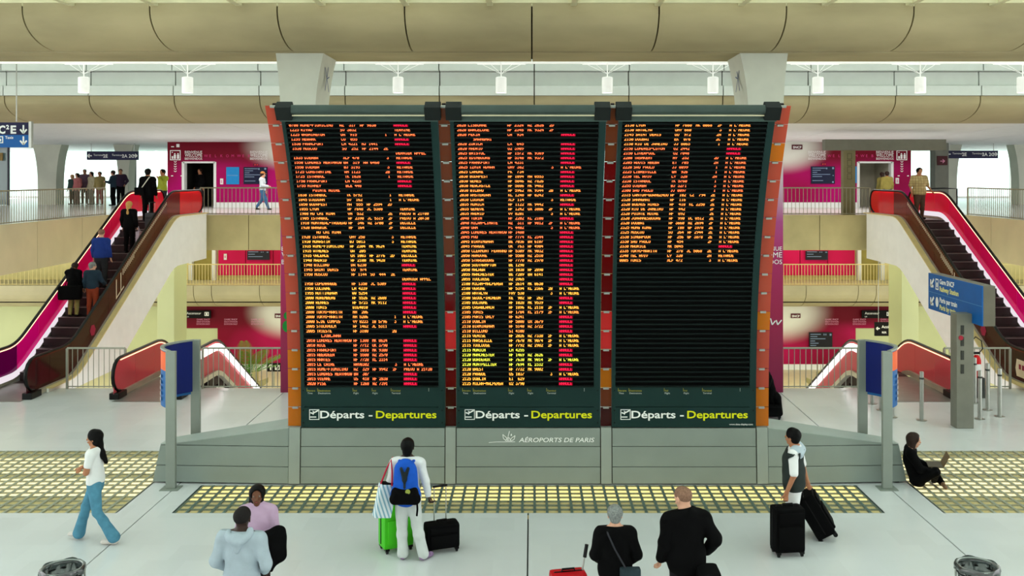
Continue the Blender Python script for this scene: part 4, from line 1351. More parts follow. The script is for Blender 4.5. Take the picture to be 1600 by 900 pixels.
G_IN = film('balustrade_pink', (240, 26, 84), clear=.25, gloss=0.1)
G_INM = [film('balustrade_rail_glow_%d' % i, tuple(int(a + (b - a) * i / 10) for a, b in zip((236, 16, 190), (255, 70, 96))), clear=.1, gloss=0.08) for i in range(11)]  # handrail light on the incline put into brighter film colours
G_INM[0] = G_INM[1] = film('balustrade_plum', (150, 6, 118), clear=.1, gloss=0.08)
G_OUT = [film('balustrade_out_%d' % i, tuple(int(a + (b - a) * i / 10) for a, b in zip((120, 40, 56), (190, 110, 70))), clear=.72, gloss=0.1) for i in range(9)] + [film('balustrade_lit_red', (244, 70, 66), clear=.3, gloss=0.1)]  # last film redder and brighter, its lit look put into the colour
G_DN = film('balustrade_salmon', (228, 122, 132), clear=.25, gloss=0.1)
CLAD = mat('escalator_white_flank', (246, 246, 242), 0.5, vary=0.03)
MAG = emis('lit_skirt_glow', (1.0, 0.9, 0.97), 0.7)  # lit white metal skirt, its light made a glow of its own
REFLW = emis('rail_lamp_reflection', (1.0, 0.95, 0.9), 2.0)  # reflection of the handrail lamp, painted as a glowing band
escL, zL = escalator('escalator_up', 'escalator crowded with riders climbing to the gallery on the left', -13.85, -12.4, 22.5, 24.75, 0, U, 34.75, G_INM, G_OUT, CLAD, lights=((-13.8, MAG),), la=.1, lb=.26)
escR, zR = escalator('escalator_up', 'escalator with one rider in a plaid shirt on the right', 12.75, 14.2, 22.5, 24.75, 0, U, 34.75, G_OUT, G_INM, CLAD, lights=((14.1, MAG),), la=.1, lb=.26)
escalator('escalator_down', 'escalator descending to the station level, left of the boards', -10.26, -8.72, 22.5, 25.6, 0, SL, 36.2, G_DN, G_DN, None, lights=((-8.69, REFLW),), la=.7, lb=.9)
escalator('escalator_down', 'escalator descending to the station level, right of the boards', 8.85, 10.42, 22.5, 25.6, 0, SL, 36.2, G_DN, G_DN, None, lights=((8.81, REFLW),), la=.7, lb=.9)
# printed decals on the outer glass of the two climbing escalators
for esc, x, zf, sg in ((escL, -12.385, zL, 1), (escR, 12.735, zR, -1)):
    b = MB()
    for k in range(40):
        y = 27.9 + k * .085
        h = .1 if k > 9 else .02 + .16
        b.add([(x, y, zf(y) + .86 - h), (x, y + .03, zf(y) + .86 - h), (x, y + .03, zf(y) + .87), (x, y, zf(y) + .87)], [(0, 1, 2, 3)])
    for k in range(8):
        y = 27.5 + k * .06; y2 = y + .06
        b.add([(x, y, zf(y) + .25), (x, y2, zf(y2) + .25), (x, y2, zf(y2) + .30), (x, y, zf(y) + .30)], [(0, 1, 2, 3)])
    for y in (27.45, 27.75):
        b.add([(x, y, zf(y) + .25), (x, y + .05, zf(y) + .28), (x, y + .05, zf(y) + .86), (x, y, zf(y) + .83)], [(0, 1, 2, 3)])
    flat(b, 'printed_decal', mat('cream_decal', (236, 220, 190), 0.5), esc)
    b = MB(); y = 26.0; zc = zf(y) + .42
    b.add([(x, y + .17 * math.cos(a), zc + .17 * math.sin(a)) for a in [math.pi / 3 * k for k in range(6)]], [(0, 1, 2, 3, 4, 5)])
    flat(b, 'hexagon_decal', mat('crimson_decal', (150, 20, 60), 0.5), esc)
    b = MB(); pr = Pr((x + sg * .004, 23.15 if sg > 0 else 23.6, .25), (0, 1, 0), (0, 0, 1))
    if sg < 0:
        pr.poly([(0, 0), (.6, 0), (.66, .2), (.6, .45), (0, .45), (-.05, .2)])
        pr.build('train_decal', mat('cream_decal', (236, 220, 190), 0.5), esc)
        q = Pr((x - .008, 23.6, .25), (0, 1, 0), (0, 0, 1))
        for u in (.06, .22, .38): q.rect(u, u + .11, .2, .33)
        q.build('train_window_decal', MATS['crimson_decal'], esc)

# ================================================================== HANGING LAMPS
LAMPW = mat('lamp_white', (244, 246, 242), 0.5, vary=0.02, emit=(1, 1, .97), es=.3)
bodym = MB().lathe((0, 0, 0), [(0, .46), (.12, .46), (.155, .44), (.155, .0), (.13, .0), (.13, .05), (0, .06)], 20).mesh('lamp_body', LAMPW, smooth=True)
stemm = MB().tube([(0, 0, .46), (0, 0, .88)], .016, 8).mesh('stem', LAMPW)
lensm = MB().lathe((0, 0, 0), [(0, .052), (.125, .052), (.125, .045), (0, .045)], 20).mesh('lens', emis('lamp_glow', (1, .97, .9), 2.5))
for k, px in enumerate((-32, 131, 293, 622, 783, 949, 1114, 1278, 1438, 1598)):
    x, y, z = (px - 831) * 26.5 / 1440, 26.5, 7.88
    side = 'left of' if px < 470 else 'right of' if px > 1190 else 'above'
    words = {131: 'leftmost lamp in view', 293: 'lamp just left of the left column head', 622: 'lamp above the left board', 783: 'lamp above the middle board, left one', 949: 'lamp above the middle board, right one',
             1114: 'lamp above the right board', 1278: 'lamp just right of the right column head', 1438: 'second lamp from the right edge', 1598: 'lamp cut by the right picture edge', -32: 'lamp beyond the left picture edge'}[px]
    if px == -32: continue
    r = empty('hanging_lamp', (x, y, z), 'white drum hanging ' + words, 'lamp', 'white drum lamps between the beams')
    for nm, me in (('lamp_body', bodym), ('stem', stemm), ('lens', lensm)): link(nm, me, r, (x, y, z))
    for dx in (-.55, -.3, .3, .55):
        MB().tube([(x, y, z + .55), (x + dx, y + .3, z + .85)], .007, 5).build('stay_wire', LAMPW, r)
    MB().tube([(x - .7, y + .3, z + .86), (x + .7, y + .3, z + .86)], .014, 6).build('carrier_rod', LAMPW, r)
tag(MB().box(-29, 29, 26.75, 26.87, 8.76, 8.82).build('lamp_track', LAMPW), 'long white track carrying the drum lamps', 'lamp track')

# ================================================================== SIGNS AND SCREENS ON THE WALLS
def wall_sign(name, label, cat, x0, x1, z0, z1, y, m, d=.06, group=None):
    r = MB().box(x0, x1, y - d, y, z0, z1).build(name, m, base=((x0 + x1) / 2, y, z0))
    tag(r, label, cat, group)
    return r, Pr((x0, y - d - .006, z0), (1, 0, 0), (0, 0, 1))


XU = lambda px: (px - 831) * WY / 1440
ZU = lambda py: EYE - (py - 273.5) * WY / 1440
SCRN = mat('screen_navy', (14, 22, 52), 0.25, vary=0.1)
# upper gallery, both sides: print on the wall
for sx, texts, iconx in ((-1, (289, 391), 274), (1, (1263, 1369), 1409)):
    root = [o for o in bpy.data.objects if o.name.startswith('wall_gallery') and not o.name.startswith('wall_gallery_') and o.location.x * sx > 0][0]
    pr = Pr((0, WY - .012, 0), (1, 0, 0), (0, 0, 1))
    for tx in texts:
        w = 27 * WY / 1440
        pr.text('BIENVENUE', XU(tx), ZU(239.5), .12, w); pr.text('WELCOME', XU(tx), ZU(245), .16, w); pr.text('BIENVENIDOS', XU(tx), ZU(249.6), .11, w)
    ix = XU(iconx)
    zc = ZU(242)
    pr.frame(ix - .25, ix + .25, zc - .25, zc + .22, .035)
    for dx in (-.02, .13):
        pr.disc(ix + dx, zc + .05, .035).rect(ix + dx - .05, ix + dx + .05, zc - .19, zc + .01)
    pr.rect(ix - .17, ix - .1, zc - .19, zc - .06).disc(ix - .14, zc + .12, .025)
    for k in range(5):
        zz = ZU(252 + k * 3.7)
        pr.line([(ix - .06, zz), (ix, zz - .05), (ix + .06, zz)], .03)
    pr.rect(ix - .2, ix - .06, ZU(230), ZU(228.5)).rect(ix + .05, ix + .2, ZU(230), ZU(225)).rect(ix - .2, ix - .1, ZU(275.5), ZU(274)).rect(ix + .25, ix + .33, ZU(275.5), ZU(274))
    pr.build('white_print', WPRINT, root)
    ghost = Pr((0, WY - .011, 0), (1, 0, 0), (0, 0, 1))
    for k in range(9):
        u = XU(texts[0]) + .9 + k * .26
        if sx < 0 or True: ghost.text('WELKOMWEB'[k], u, ZU(245.5), .13)
    ghost.build('ghost_print', mat('ghost_pink', (206, 50, 120), 0.5), root)
    lx = XU(433 if sx < 0 else 1237)
    lg, p = wall_sign('rail_logo_plate', 'small dark red railway logo plate on the white patch, ' + ('beside the left board edge' if sx < 0 else 'right gallery wall'), 'logo', lx, lx + .5, ZU(233.5), ZU(226), WY, mat('logo_dark_red', (86, 22, 34), 0.4), .03)
    p.text('SNCF', .05, .05, .11, .4, bold=.03).build('white_lettering', WH_LET, lg)
for nm, lb, cat, a, b, c, d, m in (
        ('information_screen', 'dark navy information screen behind the walking person in jeans', 'screen', 381, 418, 287.5, 261, SCRN),
        ('notice_sign', 'plain bright blue notice beside the left lift', 'notice', 354, 374, 288, 261, mat('notice_blue', (20, 130, 196), 0.4)),
        ('call_panel', 'small white call panel beside the left lift', 'panel', 344.5, 349, 288, 279, WHITEP),
        ('information_screen', 'dark navy information screen on the right gallery wall', 'screen', 1267, 1304, 287, 260, SCRN),
        ('notice_sign', 'bright blue notice half hidden by the grey post', 'notice', 1332, 1338, 286, 260, mat('notice_blue', (20, 130, 196), 0.4)),
        ('call_panel', 'small white call panel beside the right lift', 'panel', 1399, 1404, 287, 278, WHITEP)):
    o, p = wall_sign(nm, lb, cat, XU(a), XU(b), ZU(c), ZU(d), WY, m, .05)
    if nm == 'information_screen':
        w = XU(b) - XU(a); h = ZU(d) - ZU(c)
        for k in range(7): p.rect(.06, .06 + w * (.55, .35, 0.2, .75, .4, .0, .45)[k], h * (.88 - .12 * k), h * (.88 - .12 * k) + .03)
        p.rect(w * .62, w * .68, h * .84, h * .93).rect(w * .88, w * .96, h * .84, h * .95).rect(w * .9, w * .95, h * .45, h * .5).rect(w * .88, w * .95, h * .05, h * .14)
        p.build('screen_text', mat('screen_text_grey', (120, 140, 170), 0.5), o)
        q = Pr(p.o, (1, 0, 0), (0, 0, 1)).rect(w * .42, w * .62, h + .06, h + .16).build('clock_plate', mat('clock_dark', (60, 6, 20), 0.4), o)
        Pr(p.o + Vector((0, -.004, 0)), (1, 0, 0), (0, 0, 1)).text('20:18', w * .45, h + .08, .06).build('clock_digits', emis('clock_red', (1, .05, .08), 1.0), o)
    if nm == 'notice_sign':
        w = XU(b) - XU(a); p.rect(.06, w - .06, .4, .44).build('notice_line', mat('pale_blue_line', (90, 150, 200), 0.5), o)
    if nm == 'call_panel':
        p.rect(.04, XU(b) - XU(a) - .04, .05, .2).build('buttons', PPRINT, o)

# far bank screens and station level signs
XS = lambda px: (px - 831) * 48.0 / 1440
ZS = lambda py: EYE - (py - 273.5) * 48.0 / 1440
for a, b, c, d, y, lb, lines in ((383, 418, 407, 393, 48.4, 'navy screen hung over the pink wall on the left far bank', 3), (1262, 1297, 407, 393, 48.4, 'navy screen hung over the pink wall on the right far bank', 3),
                                 (1263, 1299, 544.5, 518.5, 47.9, 'black information screen on the right station wall', 6)):
    o, p = wall_sign('information_screen', lb, 'screen', XS(a), XS(b), ZS(c), ZS(d), y, mat('screen_black', (16, 18, 24), 0.3), .06)
    w, h = XS(b) - XS(a), ZS(d) - ZS(c)
    for k in range(lines): p.rect(.06, w * (.5, .35, .7, .25, .4, .3)[k], h * (.86 - .8 * k / lines), h * (.86 - .8 * k / lines) + .04)
    p.rect(w * .88, w * .96, h * .8, h * .92).rect(w * .62, w * .66, h * .82, h * .92).rect(w * .7, w * .74, h * .82, h * .92)
    p.build('screen_text', mat('screen_text_grey', (120, 140, 170), 0.5), o)
o, p = wall_sign('small_notice', 'small white notice on the pink wall of the left far bank', 'notice', XS(346), XS(350.5), ZS(407), ZS(397.5), 48.4, WHITEP, .03)
p.rect(.03, .11, .1, .22).build('print', PPRINT, o)
for a, b, lb in ((290, 332, 'black lift sign over the left station wall'), (1344, 1392, 'black lift sign over the right station wall')):
    o, p = wall_sign('lift_sign', lb, 'sign', XS(a), XS(b), ZS(496), ZS(484), 47.8, BLKP, .06)
    p.text('Ascenseur', .15, .2, .13).text('Lift', .15, .05, .07)
    w = XS(b) - XS(a)
    p.frame(w - .32, w - .1, .12, .32, .03).rect(w - .25, w - .17, .16, .28).build('white_lettering', WH_LET, o)
for sx, txs in ((-1, (308, 351, 393)), (1, (1289, 1332, 1375))):
    root = [o for o in bpy.data.objects if o.name.startswith('wall_station_band') and o.data.vertices[0].co.x * sx > 0][0]
    pr = Pr((0, 47.94, 0), (1, 0, 0), (0, 0, 1))
    for tx in txs:
        for k, s in enumerate(('GARE SNCF', 'SNCF STATION', 'ESTACION SNCF')):
            pr.text(s, XS(tx), ZS(500 + 3.6 * k), .085, .68)
    pr.build('pale_print', PPRINT, root)
    lx = XS(430 if sx < 0 else 1235)
    lg, p = wall_sign('rail_logo_plate', 'small dark red railway logo plate low on the station wall, ' + ('left' if sx < 0 else 'right') + ' side', 'logo', lx, lx + .5, ZS(496.5), ZS(489.5), 47.93, mat('logo_dark_red', (86, 22, 34), 0.4), .03)
    p.text('SNCF', .05, .05, .11, .4, bold=.03).build('white_lettering', WH_LET, lg)
# black access sign hanging nearer on the right
XK = lambda px, d: (px - 831) * d / 1440
ZK = lambda py, d: EYE - (py - 273.5) * d / 1440
o, p = wall_sign('access_sign', 'black hanging access sign with a white arrow beside the right pillar', 'sign', XK(1366, 42), XK(1397, 42), ZK(524.5, 42), ZK(503, 42), 42, BLKP, .08)
p.arrow(.14, .34, .16, math.pi, .05).text('Accès S', .3, .36, .13, bold=.02).text('RER', .32, .12, .09, bold=.02).build('white_lettering', WH_LET, o)
o2, p = wall_sign('arrow_sign', 'black sign with a white up arrow at the foot of the left station wall', 'sign', XK(418, 44), XK(440, 44), ZK(580, 44), ZK(567, 44), 44, BLKP, .08)
p.arrow(.17, .2, .26, math.pi / 2, .06).frame(.38, .6, .08, .32, .03).line([(.4, .1), (.58, .3)], .03).build('white_lettering', WH_LET, o2)
MB().box(XK(428, 44) - .04, XK(428, 44) + .04, 43.95, 44.0, SL, ZK(580, 44)).build('stand_post', STEEL, o2)
for v in (1372, 1392):
    MB().tube([(XK(v, 42), 41.96, ZK(503, 42)), (XK(v, 42), 41.96, 2.6)], .012, 6).build('hanger', STEEL, o)

# terminal signs hanging over the gallery wings
for sgn, a, b, c, d, D_, lb in ((-1, 137, 217, 250, 236.5, 46, 'navy terminal sign hanging above the waiting group'), (1, 1476, 1558, 247.5, 235.5, 46, 'navy terminal sign hanging on the right gallery')):
    o, p = wall_sign('terminal_sign', lb, 'sign', XK(a, D_), XK(b, D_), ZK(c, D_), ZK(d, D_), D_, NAVY, .1)
    w = XK(b, D_) - XK(a, D_)
    p.arrow(.15, .21, .22, math.pi, .05).text('Terminal', .34, .2, .1).text('2E', .82, .12, .17, bold=.02)
    p.text('Terminaux', w - 1.3, .2, .1).text('2A 2C', w - .8, .12, .17, bold=.02).arrow(w - .15, .21, .22, 0, .05).build('white_lettering', WH_LET, o)
    for v in (.2, w - .2):
        MB().tube([(XK(a, D_) + v, D_ - .05, ZK(d, D_)), (XK(a, D_) + v, D_ - .05, 7.15)], .02, 6).build('hanger', STEEL, o)
# big hanging sign at the left picture edge
D_ = 28.0
o = empty('terminal_sign', (XK(20, D_), D_, ZK(231, D_)), 'large navy and blue hanging sign cut by the left picture edge', 'sign')
x0, x1, zm = XK(-60, D_), XK(47.5, D_), ZK(211, D_)
MB().box(x0, x1, D_ - .08, D_, zm, ZK(191.5, D_)).build('navy_half', NAVY, o)
MB().box(x0, x1, D_ - .08, D_, ZK(230.5, D_), zm).build('blue_half', BLUE, o)
MB().box(x1, x1 + .08, D_ - .1, D_ + .02, ZK(231, D_), ZK(190, D_)).build('end_frame', STEEL, o)
p = Pr((x1, D_ - .086, 0), (1, 0, 0), (0, 0, 1))
k = D_ / 1440
p.text('C', -47 * k, ZK(208.5, D_), .24, .2, bold=.04).text('2', -35.5 * k, ZK(202, D_), .13, bold=.04).text('E', -28.5 * k, ZK(208.5, D_), .24, .17, bold=.04)
p.text('A', -66 * k, ZK(208.5, D_), .24, bold=.04)
p.arrow(-8.5 * k, ZK(202, D_), .25, -math.pi / 2, .05).arrow(-8.5 * k, ZK(219.5, D_), .25, -math.pi / 2, .05)
p.text('Taxis', -37 * k, ZK(217, D_), .085, bold=.02).frame(-56 * k, -40 * k, ZK(224, D_), ZK(213, D_), .03).rect(-53 * k, -43 * k, ZK(221, D_), ZK(217, D_))
p.build('white_lettering', WH_LET, o)
for xx in (x0 + .3, x1 - .4):
    MB().tube([(xx, D_ - .04, ZK(190, D_)), (xx, D_ - .04, 9.3)], .02, 6).build('hanger', STEEL, o)
# glass lift shaft front behind that sign
r = empty('glass_screen', (-27.0, 47, U), 'glazed screen at the far left of the gallery', 'glass screen')
for a, b in ((-29.2, -27.75), (-27.7, -26.7)):
    MB().box(a, b, 46.98, 47.02, U + .02, 7.1).build('glass_pane', film('grey_glass', (150, 164, 162), clear=.35, gloss=0.2, rough=.05), r)
for xx in (-29.2, -27.72, -26.68):
    MB().box(xx - .04, xx + .04, 46.95, 47.05, U, 7.1).build('mullion', mat('mullion_dark', (40, 38, 52), 0.4), r)
o, p = wall_sign('bronze_sign', 'small bronze arrow sign on the glazed screen at far left', 'sign', -27.9, -26.9, 6.25, 6.65, 46.9, mat('bronze', (112, 92, 52), 0.4, metal=.5), .05)
p.arrow(.6, .2, .5, 0, .07).build('white_arrow', WH_LET, o)

# grey gantry sign on a post at the right gallery edge
r = empty('gantry_sign', (12.4, EDGE + .6, U), 'long grey box sign on a thick olive post, right gallery', 'sign gantry')
MB().box(XK(1287, 35.8), XK(1475, 35.8), 35.6, 36.0, ZK(235, 35.8), ZK(218, 35.8)).build('box_beam', mat('gantry_grey', (112, 112, 98), 0.6), r, bevel=.01)
MB().box(XK(1316, 35.8), XK(1334.5, 35.8), 35.65, 35.95, U, ZK(235, 35.8)).build('post', mat('gantry_olive', (118, 112, 78), 0.6, vary=.1), r)
f = Pr((XK(1316, 35.8), 35.64, 0), (1, 0, 0), (0, 0, 1))
for k in range(4): f.frame(.14, .32, 5.35 + .26 * k, 5.58 + .26 * k, .02)
f.build('slot_outline', mat('slot_olive', (84, 80, 56), 0.6), r)
o, p = wall_sign('exit_sign', 'small dark red sign on the grey pillar, right gallery', 'sign', 19.78, 20.28, 6.0, 6.45, 45.0, mat('exit_dark_red', (70, 20, 26), 0.5), .04)
p.arrow(.25, .2, .22, 0, .04).build('arrow', PPRINT, o)
# low bench and barrier on the right wing
r = empty('luggage_barrier', (19.0, 42.5, U), 'dark low barrier beside the top of the right escalator', 'barrier')
MB().tube([(16.7, 36.2, U), (16.7, 36.2, U + 1.0), (16.2, 36.2, U + 1.02), (15.6, 36.2, U + 1.0)], .03, 8).build('barrier_bar', BLACK, r)

# ================================================================== PALM AND STATION LEVEL FURNITURE
px_, py_ = -12.35, 40.0
r = empty('potted_palm', (px_, py_, SL), 'green palm in a pot at the foot of the left station wall', 'palm')
MB().lathe((px_, py_, SL), [(0, 0), (.32, 0), (.42, .7), (.38, .7), (.36, .62), (0, .62)], 20).build('pot', mat('pot_cream', (214, 210, 180), 0.6), r, smooth=True)
MB().tube([(px_, py_, SL + .6), (px_ + .02, py_, SL + 1.3)], [.14, .1], 10).build('trunk', mat('palm_trunk', (110, 84, 46), 0.9, vary=.3, scale=20), r, smooth=True)
LEAF = mat('palm_leaf', (66, 124, 22), 0.5, vary=.25, scale=6)
rnd = random.Random(5)
for k in range(11):
    az = 2 * math.pi * k / 11 + .3; lean = rnd.uniform(.35, .95); L = rnd.uniform(1.5, 2.1)
    b = MB(); pts = []
    for i in range(13):
        t = i / 12
        rr = L * (math.sin(lean) * t + .18 * t * t); zz = L * (math.cos(lean) * t - .32 * t * t * lean)
        pts.append(Vector((px_ + rr * math.cos(az), py_ + rr * math.sin(az), SL + 1.25 + zz)))
    b.tube(pts, [.018 - .013 * i / 12 for i in range(13)], 5)
    side = Vector((-math.sin(az), math.cos(az), 0))
    for i in range(2, 13):
        for q in (0, .5):
            if i == 12 and q: continue
            c = pts[i].lerp(pts[min(12, i + 1)], q); d = (pts[min(12, i + 1)] - pts[i - 1]).normalized()
            ll = .42 * math.sin(math.pi * (i + q) / 13.5) + .08
            for s in (-1, 1):
                tip = c + side * s * ll * .8 + d * ll * .65 - Vector((0, 0, .06))
                mid = c.lerp(tip, .45) + Vector((0, 0, .03))
                w = d * .022
                b.add([c - w * .4, mid - w, tip, mid + w, c + w * .4, mid + Vector((0, 0, .008))], [(0, 1, 5, 4), (1, 2, 5), (5, 2, 3), (4, 5, 3)])
    b.build('frond', LEAF, r)
for x, y, lb, sg in ((-11.4, 38.0, 'beige ticket post beside the palm on the station level', 1), (11.85, 38.0, 'beige ticket post on the station level, right side', -1)):
    r = empty('ticket_post', (x, y, SL), lb, 'ticket post')
    PST = mat('post_beige', (176, 166, 112), 0.5)
    MB().box(x - .1, x + .1, y - .1, y + .1, SL, SL + 2.0).build('column', PST, r, bevel=.01)
    MB().prism([(x + sg * .1, y - .12, SL + 1.25), (x + sg * .5, y - .12, SL + 1.55), (x + sg * .5, y - .12, SL + 1.75), (x + sg * .1, y - .12, SL + 1.6)], (0, .24, 0)).build('reader_head', PST, r)
    MB().lathe((x, y, SL), [(0, .03), (.22, .03), (.22, 0)], 16).build('base', PST, r)
    for dx in (-.06, .06): MB().tube([(x + dx, y, SL + 2.0), (x + dx, y, SL + 2.3)], .012, 6).build('antenna', PST, r)
# shrub seen behind the short left railing
r = empty('potted_shrub', (-14.6, 33.0, SL), 'dark green conifer in the void behind the left escalators', 'shrub')
MB().lathe((-14.6, 33.0, SL), [(0, 0), (.3, 0), (.38, .6), (0, .6)], 16).build('pot', MATS['pot_cream'], r)
b = MB(); rnd = random.Random(9)
for k in range(420):
    h = rnd.random() ** 1.1; a = rnd.uniform(0, 6.28); rad = (.75 * (1 - h) + .05) * rnd.uniform(.5, 1)
    c = Vector((-14.6 + rad * math.cos(a), 33.0 + rad * math.sin(a), SL + .6 + h * 2.6)); d = Vector((math.cos(a), math.sin(a), .5)) * .16
    s = Vector((-math.sin(a), math.cos(a), 0)) * .05
    b.add([c - s, c + s, c + d], [(0, 1, 2)])
b.build('foliage', mat('conifer_green', (50, 74, 44), 0.7, vary=.3, scale=5), r)
MB().tube([(-14.6, 33, SL + .5), (-14.6, 33, SL + 3.1)], [.05, .01], 8).build('trunk', MATS['palm_trunk'], r)

# ================================================================== PEOPLE (implicit-surface bodies)
def V(*a): return np.array(a, float)


def surfnet(F, org, h):
    """naive surface nets on a sampled distance field"""
    nx, ny, nz = F.shape
    ins = F < 0
    c = np.zeros((nx - 1, ny - 1, nz - 1), np.int8)
    for dx in (0, 1):
        for dy in (0, 1):
            for dz in (0, 1):
                c += ins[dx:nx - 1 + dx, dy:ny - 1 + dy, dz:nz - 1 + dz]
    mix = (c > 0) & (c < 8)
    ix, iy, iz = np.nonzero(mix)
    if len(ix) == 0: return [], []
    idx = -np.ones(mix.shape, np.int64); idx[ix, iy, iz] = np.arange(len(ix))
    acc = np.zeros((len(ix), 3)); cnt = np.zeros(len(ix))
    cor = [(a, b, d) for a in (0, 1) for b in (0, 1) for d in (0, 1)]
    vals = {q: F[ix + q[0], iy + q[1], iz + q[2]] for q in cor}
    for q in cor:
        for ax in range(3):
            if q[ax]: continue
            r = list(q); r[ax] = 1; r = tuple(r)
            a, b = vals[q], vals[r]
            m = (a < 0) != (b < 0)
            t = np.where(m, a / np.where(m, a - b, 1), 0)
            p = np.tile(np.array(q, float), (len(ix), 1)); p[:, ax] += t
            acc += p * m[:, None]; cnt += m
    vs = (acc / cnt[:, None] + np.stack([ix, iy, iz], 1)) * h + org
    quads = []
    for ax in range(3):
        a = [slice(None)] * 3; b = [slice(None)] * 3
        a[ax] = slice(0, F.shape[ax] - 1); b[ax] = slice(1, F.shape[ax])
        ch = ins[tuple(a)] != ins[tuple(b)]
        ex = np.stack(np.nonzero(ch), 1)
        u, w = [(1, 2), (2, 0), (0, 1)][ax]
        ok = (ex[:, u] > 0) & (ex[:, w] > 0) & (ex[:, u] < F.shape[u] - 1) & (ex[:, w] < F.shape[w] - 1)
        ex = ex[ok]
        fl = ins[tuple(a)][ex[:, 0], ex[:, 1], ex[:, 2]]
        def cell(du, dw):
            q = ex.copy(); q[:, u] -= du; q[:, w] -= dw
            return idx[q[:, 0], q[:, 1], q[:, 2]]
        qd = np.stack([cell(0, 0), cell(1, 0), cell(1, 1), cell(0, 1)], 1)
        qd[~fl] = qd[~fl][:, ::-1]
        quads.append(qd)
    qd = np.concatenate(quads)
    qd = qd[(qd >= 0).all(1)]
    return vs, qd[:, ::-1]


class Sdf:
    def __init__(s): s.pr = []; s.cuts = []; s.subs = []

    def cap(s, a, b, ra, rb=None, k=.03, flat=None, sub=False):
        """tapered capsule; flat=(direction, factor) squashes it along a direction"""
        (s.subs if sub else s.pr).append((np.array(a, float), np.array(b, float), ra, ra if rb is None else rb, k, flat)); return s

    def ball(s, c, r, k=.02, sub=False, flat=None): return s.cap(c, V(*c) + V(0, 0, 1e-4), r, r, k, flat, sub)

    def cut(s, p, n): s.cuts.append((np.array(p, float), np.array(n, float) / np.linalg.norm(n))); return s

    def infl(s, d, k=None):
        q = Sdf(); q.pr = [(a, b, ra + d, rb + d, kk, f) for a, b, ra, rb, kk, f in s.pr]; return q

    def merge(s, o):
        s.pr += o.pr; return s

    def _one(s, P, pr):
        a, b, ra, rb, k, flat = pr
        ab = b - a; L2 = float(ab @ ab)
        Q = P - a
        if flat is not None:
            d, f = flat; d = np.asarray(d, float); d = d / np.linalg.norm(d)
            Q = Q + (Q @ d)[..., None] * d * (1 / f - 1)
            ab = ab + (ab @ d) * d * (1 / f - 1); L2 = float(ab @ ab)
        t = np.clip((Q @ ab) / L2, 0, 1)
        D = np.linalg.norm(Q - t[..., None] * ab, axis=-1) - (ra + (rb - ra) * t)
        if flat is not None:
            D = D * (0.5 + 0.5 * flat[1])
        return D

    def mesh(s, h, wr=0.0, wf=28.0, seed=0):
        lo = np.min([np.minimum(a - ra, b - rb) for a, b, ra, rb, k, f in s.pr], 0) - 3 * h
        hi = np.max([np.maximum(a + ra, b + rb) for a, b, ra, rb, k, f in s.pr], 0) + 3 * h
        n = np.ceil((hi - lo) / h).astype(int) + 1
        F = np.full(n, 0.5)
        ax = [lo[i] + h * np.arange(n[i]) for i in range(3)]

        def region(pr, m):
            a, b, ra, rb, k, f = pr
            l = np.minimum(a - ra, b - rb) - m; u = np.maximum(a + ra, b + rb) + m
            i0 = np.maximum(0, np.floor((l - lo) / h).astype(int)); i1 = np.minimum(n, np.ceil((u - lo) / h).astype(int) + 1)
            sl = tuple(slice(i0[i], i1[i]) for i in range(3))
            G = np.stack(np.meshgrid(*[ax[i][sl[i]] for i in range(3)], indexing='ij'), -1)
            return sl, G
        for pr in s.pr:
            k = pr[4]
            sl, G = region(pr, max(k, 3 * h) + .01)
            d = s._one(G, pr); o = F[sl]
            hh = np.maximum(k - np.abs(o - d), 0) / max(k, 1e-6)
            F[sl] = np.minimum(o, d) - hh * hh * k * .25
        for pr in s.subs:
            k = pr[4]
            sl, G = region(pr, max(k, 3 * h) + .01)
            d = -s._one(G, pr); o = F[sl]
            hh = np.maximum(k - np.abs(o - d), 0) / max(k, 1e-6)
            F[sl] = np.maximum(o, d) + hh * hh * k * .25
        if wr or s.cuts:
            G = np.stack(np.meshgrid(*ax, indexing='ij'), -1)
            if wr:
                x, y, z = G[..., 0], G[..., 1], G[..., 2]
                F = F + wr * (np.sin(wf * (z + .5 * x) + 3 * np.sin(9 * y + seed)) * np.sin(.6 * wf * (x - .3 * z) + seed) + .6 * np.sin(.45 * wf * (z - x + y) + 2 * seed))
            for p, nn in s.cuts:
                F = np.maximum(F, (G - p) @ nn)
        return surfnet(F, lo, h)


def sdf_obj(name, sdf, h, m, parent, M, wr=0.0, seed=0, wf=28.0):
    vs, fs = sdf.mesh(h, wr, wf, seed)
    if len(vs) == 0: return None
    R = np.array(M.to_3x3()); t = np.array(M.translation)
    W_ = vs @ R.T + t - np.array(wloc(parent))
    me = bpy.data.meshes.new(name)
    me.from_pydata(W_.tolist(), [], fs.tolist())
    me.shade_smooth()
    me.materials.append(m)
    return link(name, me, parent, wloc(parent))


SKIN = {'fair': mat('skin_fair', (214, 164, 138), .5, vary=.05, scale=12), 'tan': mat('skin_tan', (176, 120, 88), .5, vary=.05, scale=12),
        'brown': mat('skin_brown', (104, 66, 46), .45, vary=.08, scale=12), 'dark': mat('skin_dark', (54, 35, 28), .4, vary=.08, scale=12)}


def cloth(name, rgb, vary=.08, rough=.85):
    return mat('cloth_' + name, rgb, rough, vary=vary, scale=9, bump=.12, spec=.2)


EYEW = mat('eye_white', (168, 158, 148), .3, vary=.02); EYED = mat('eye_dark', (24, 16, 12), .2); LIPS = mat('lips', (150, 70, 66), .5)


def unit(v):
    v = np.array(v, float); return v / np.linalg.norm(v)


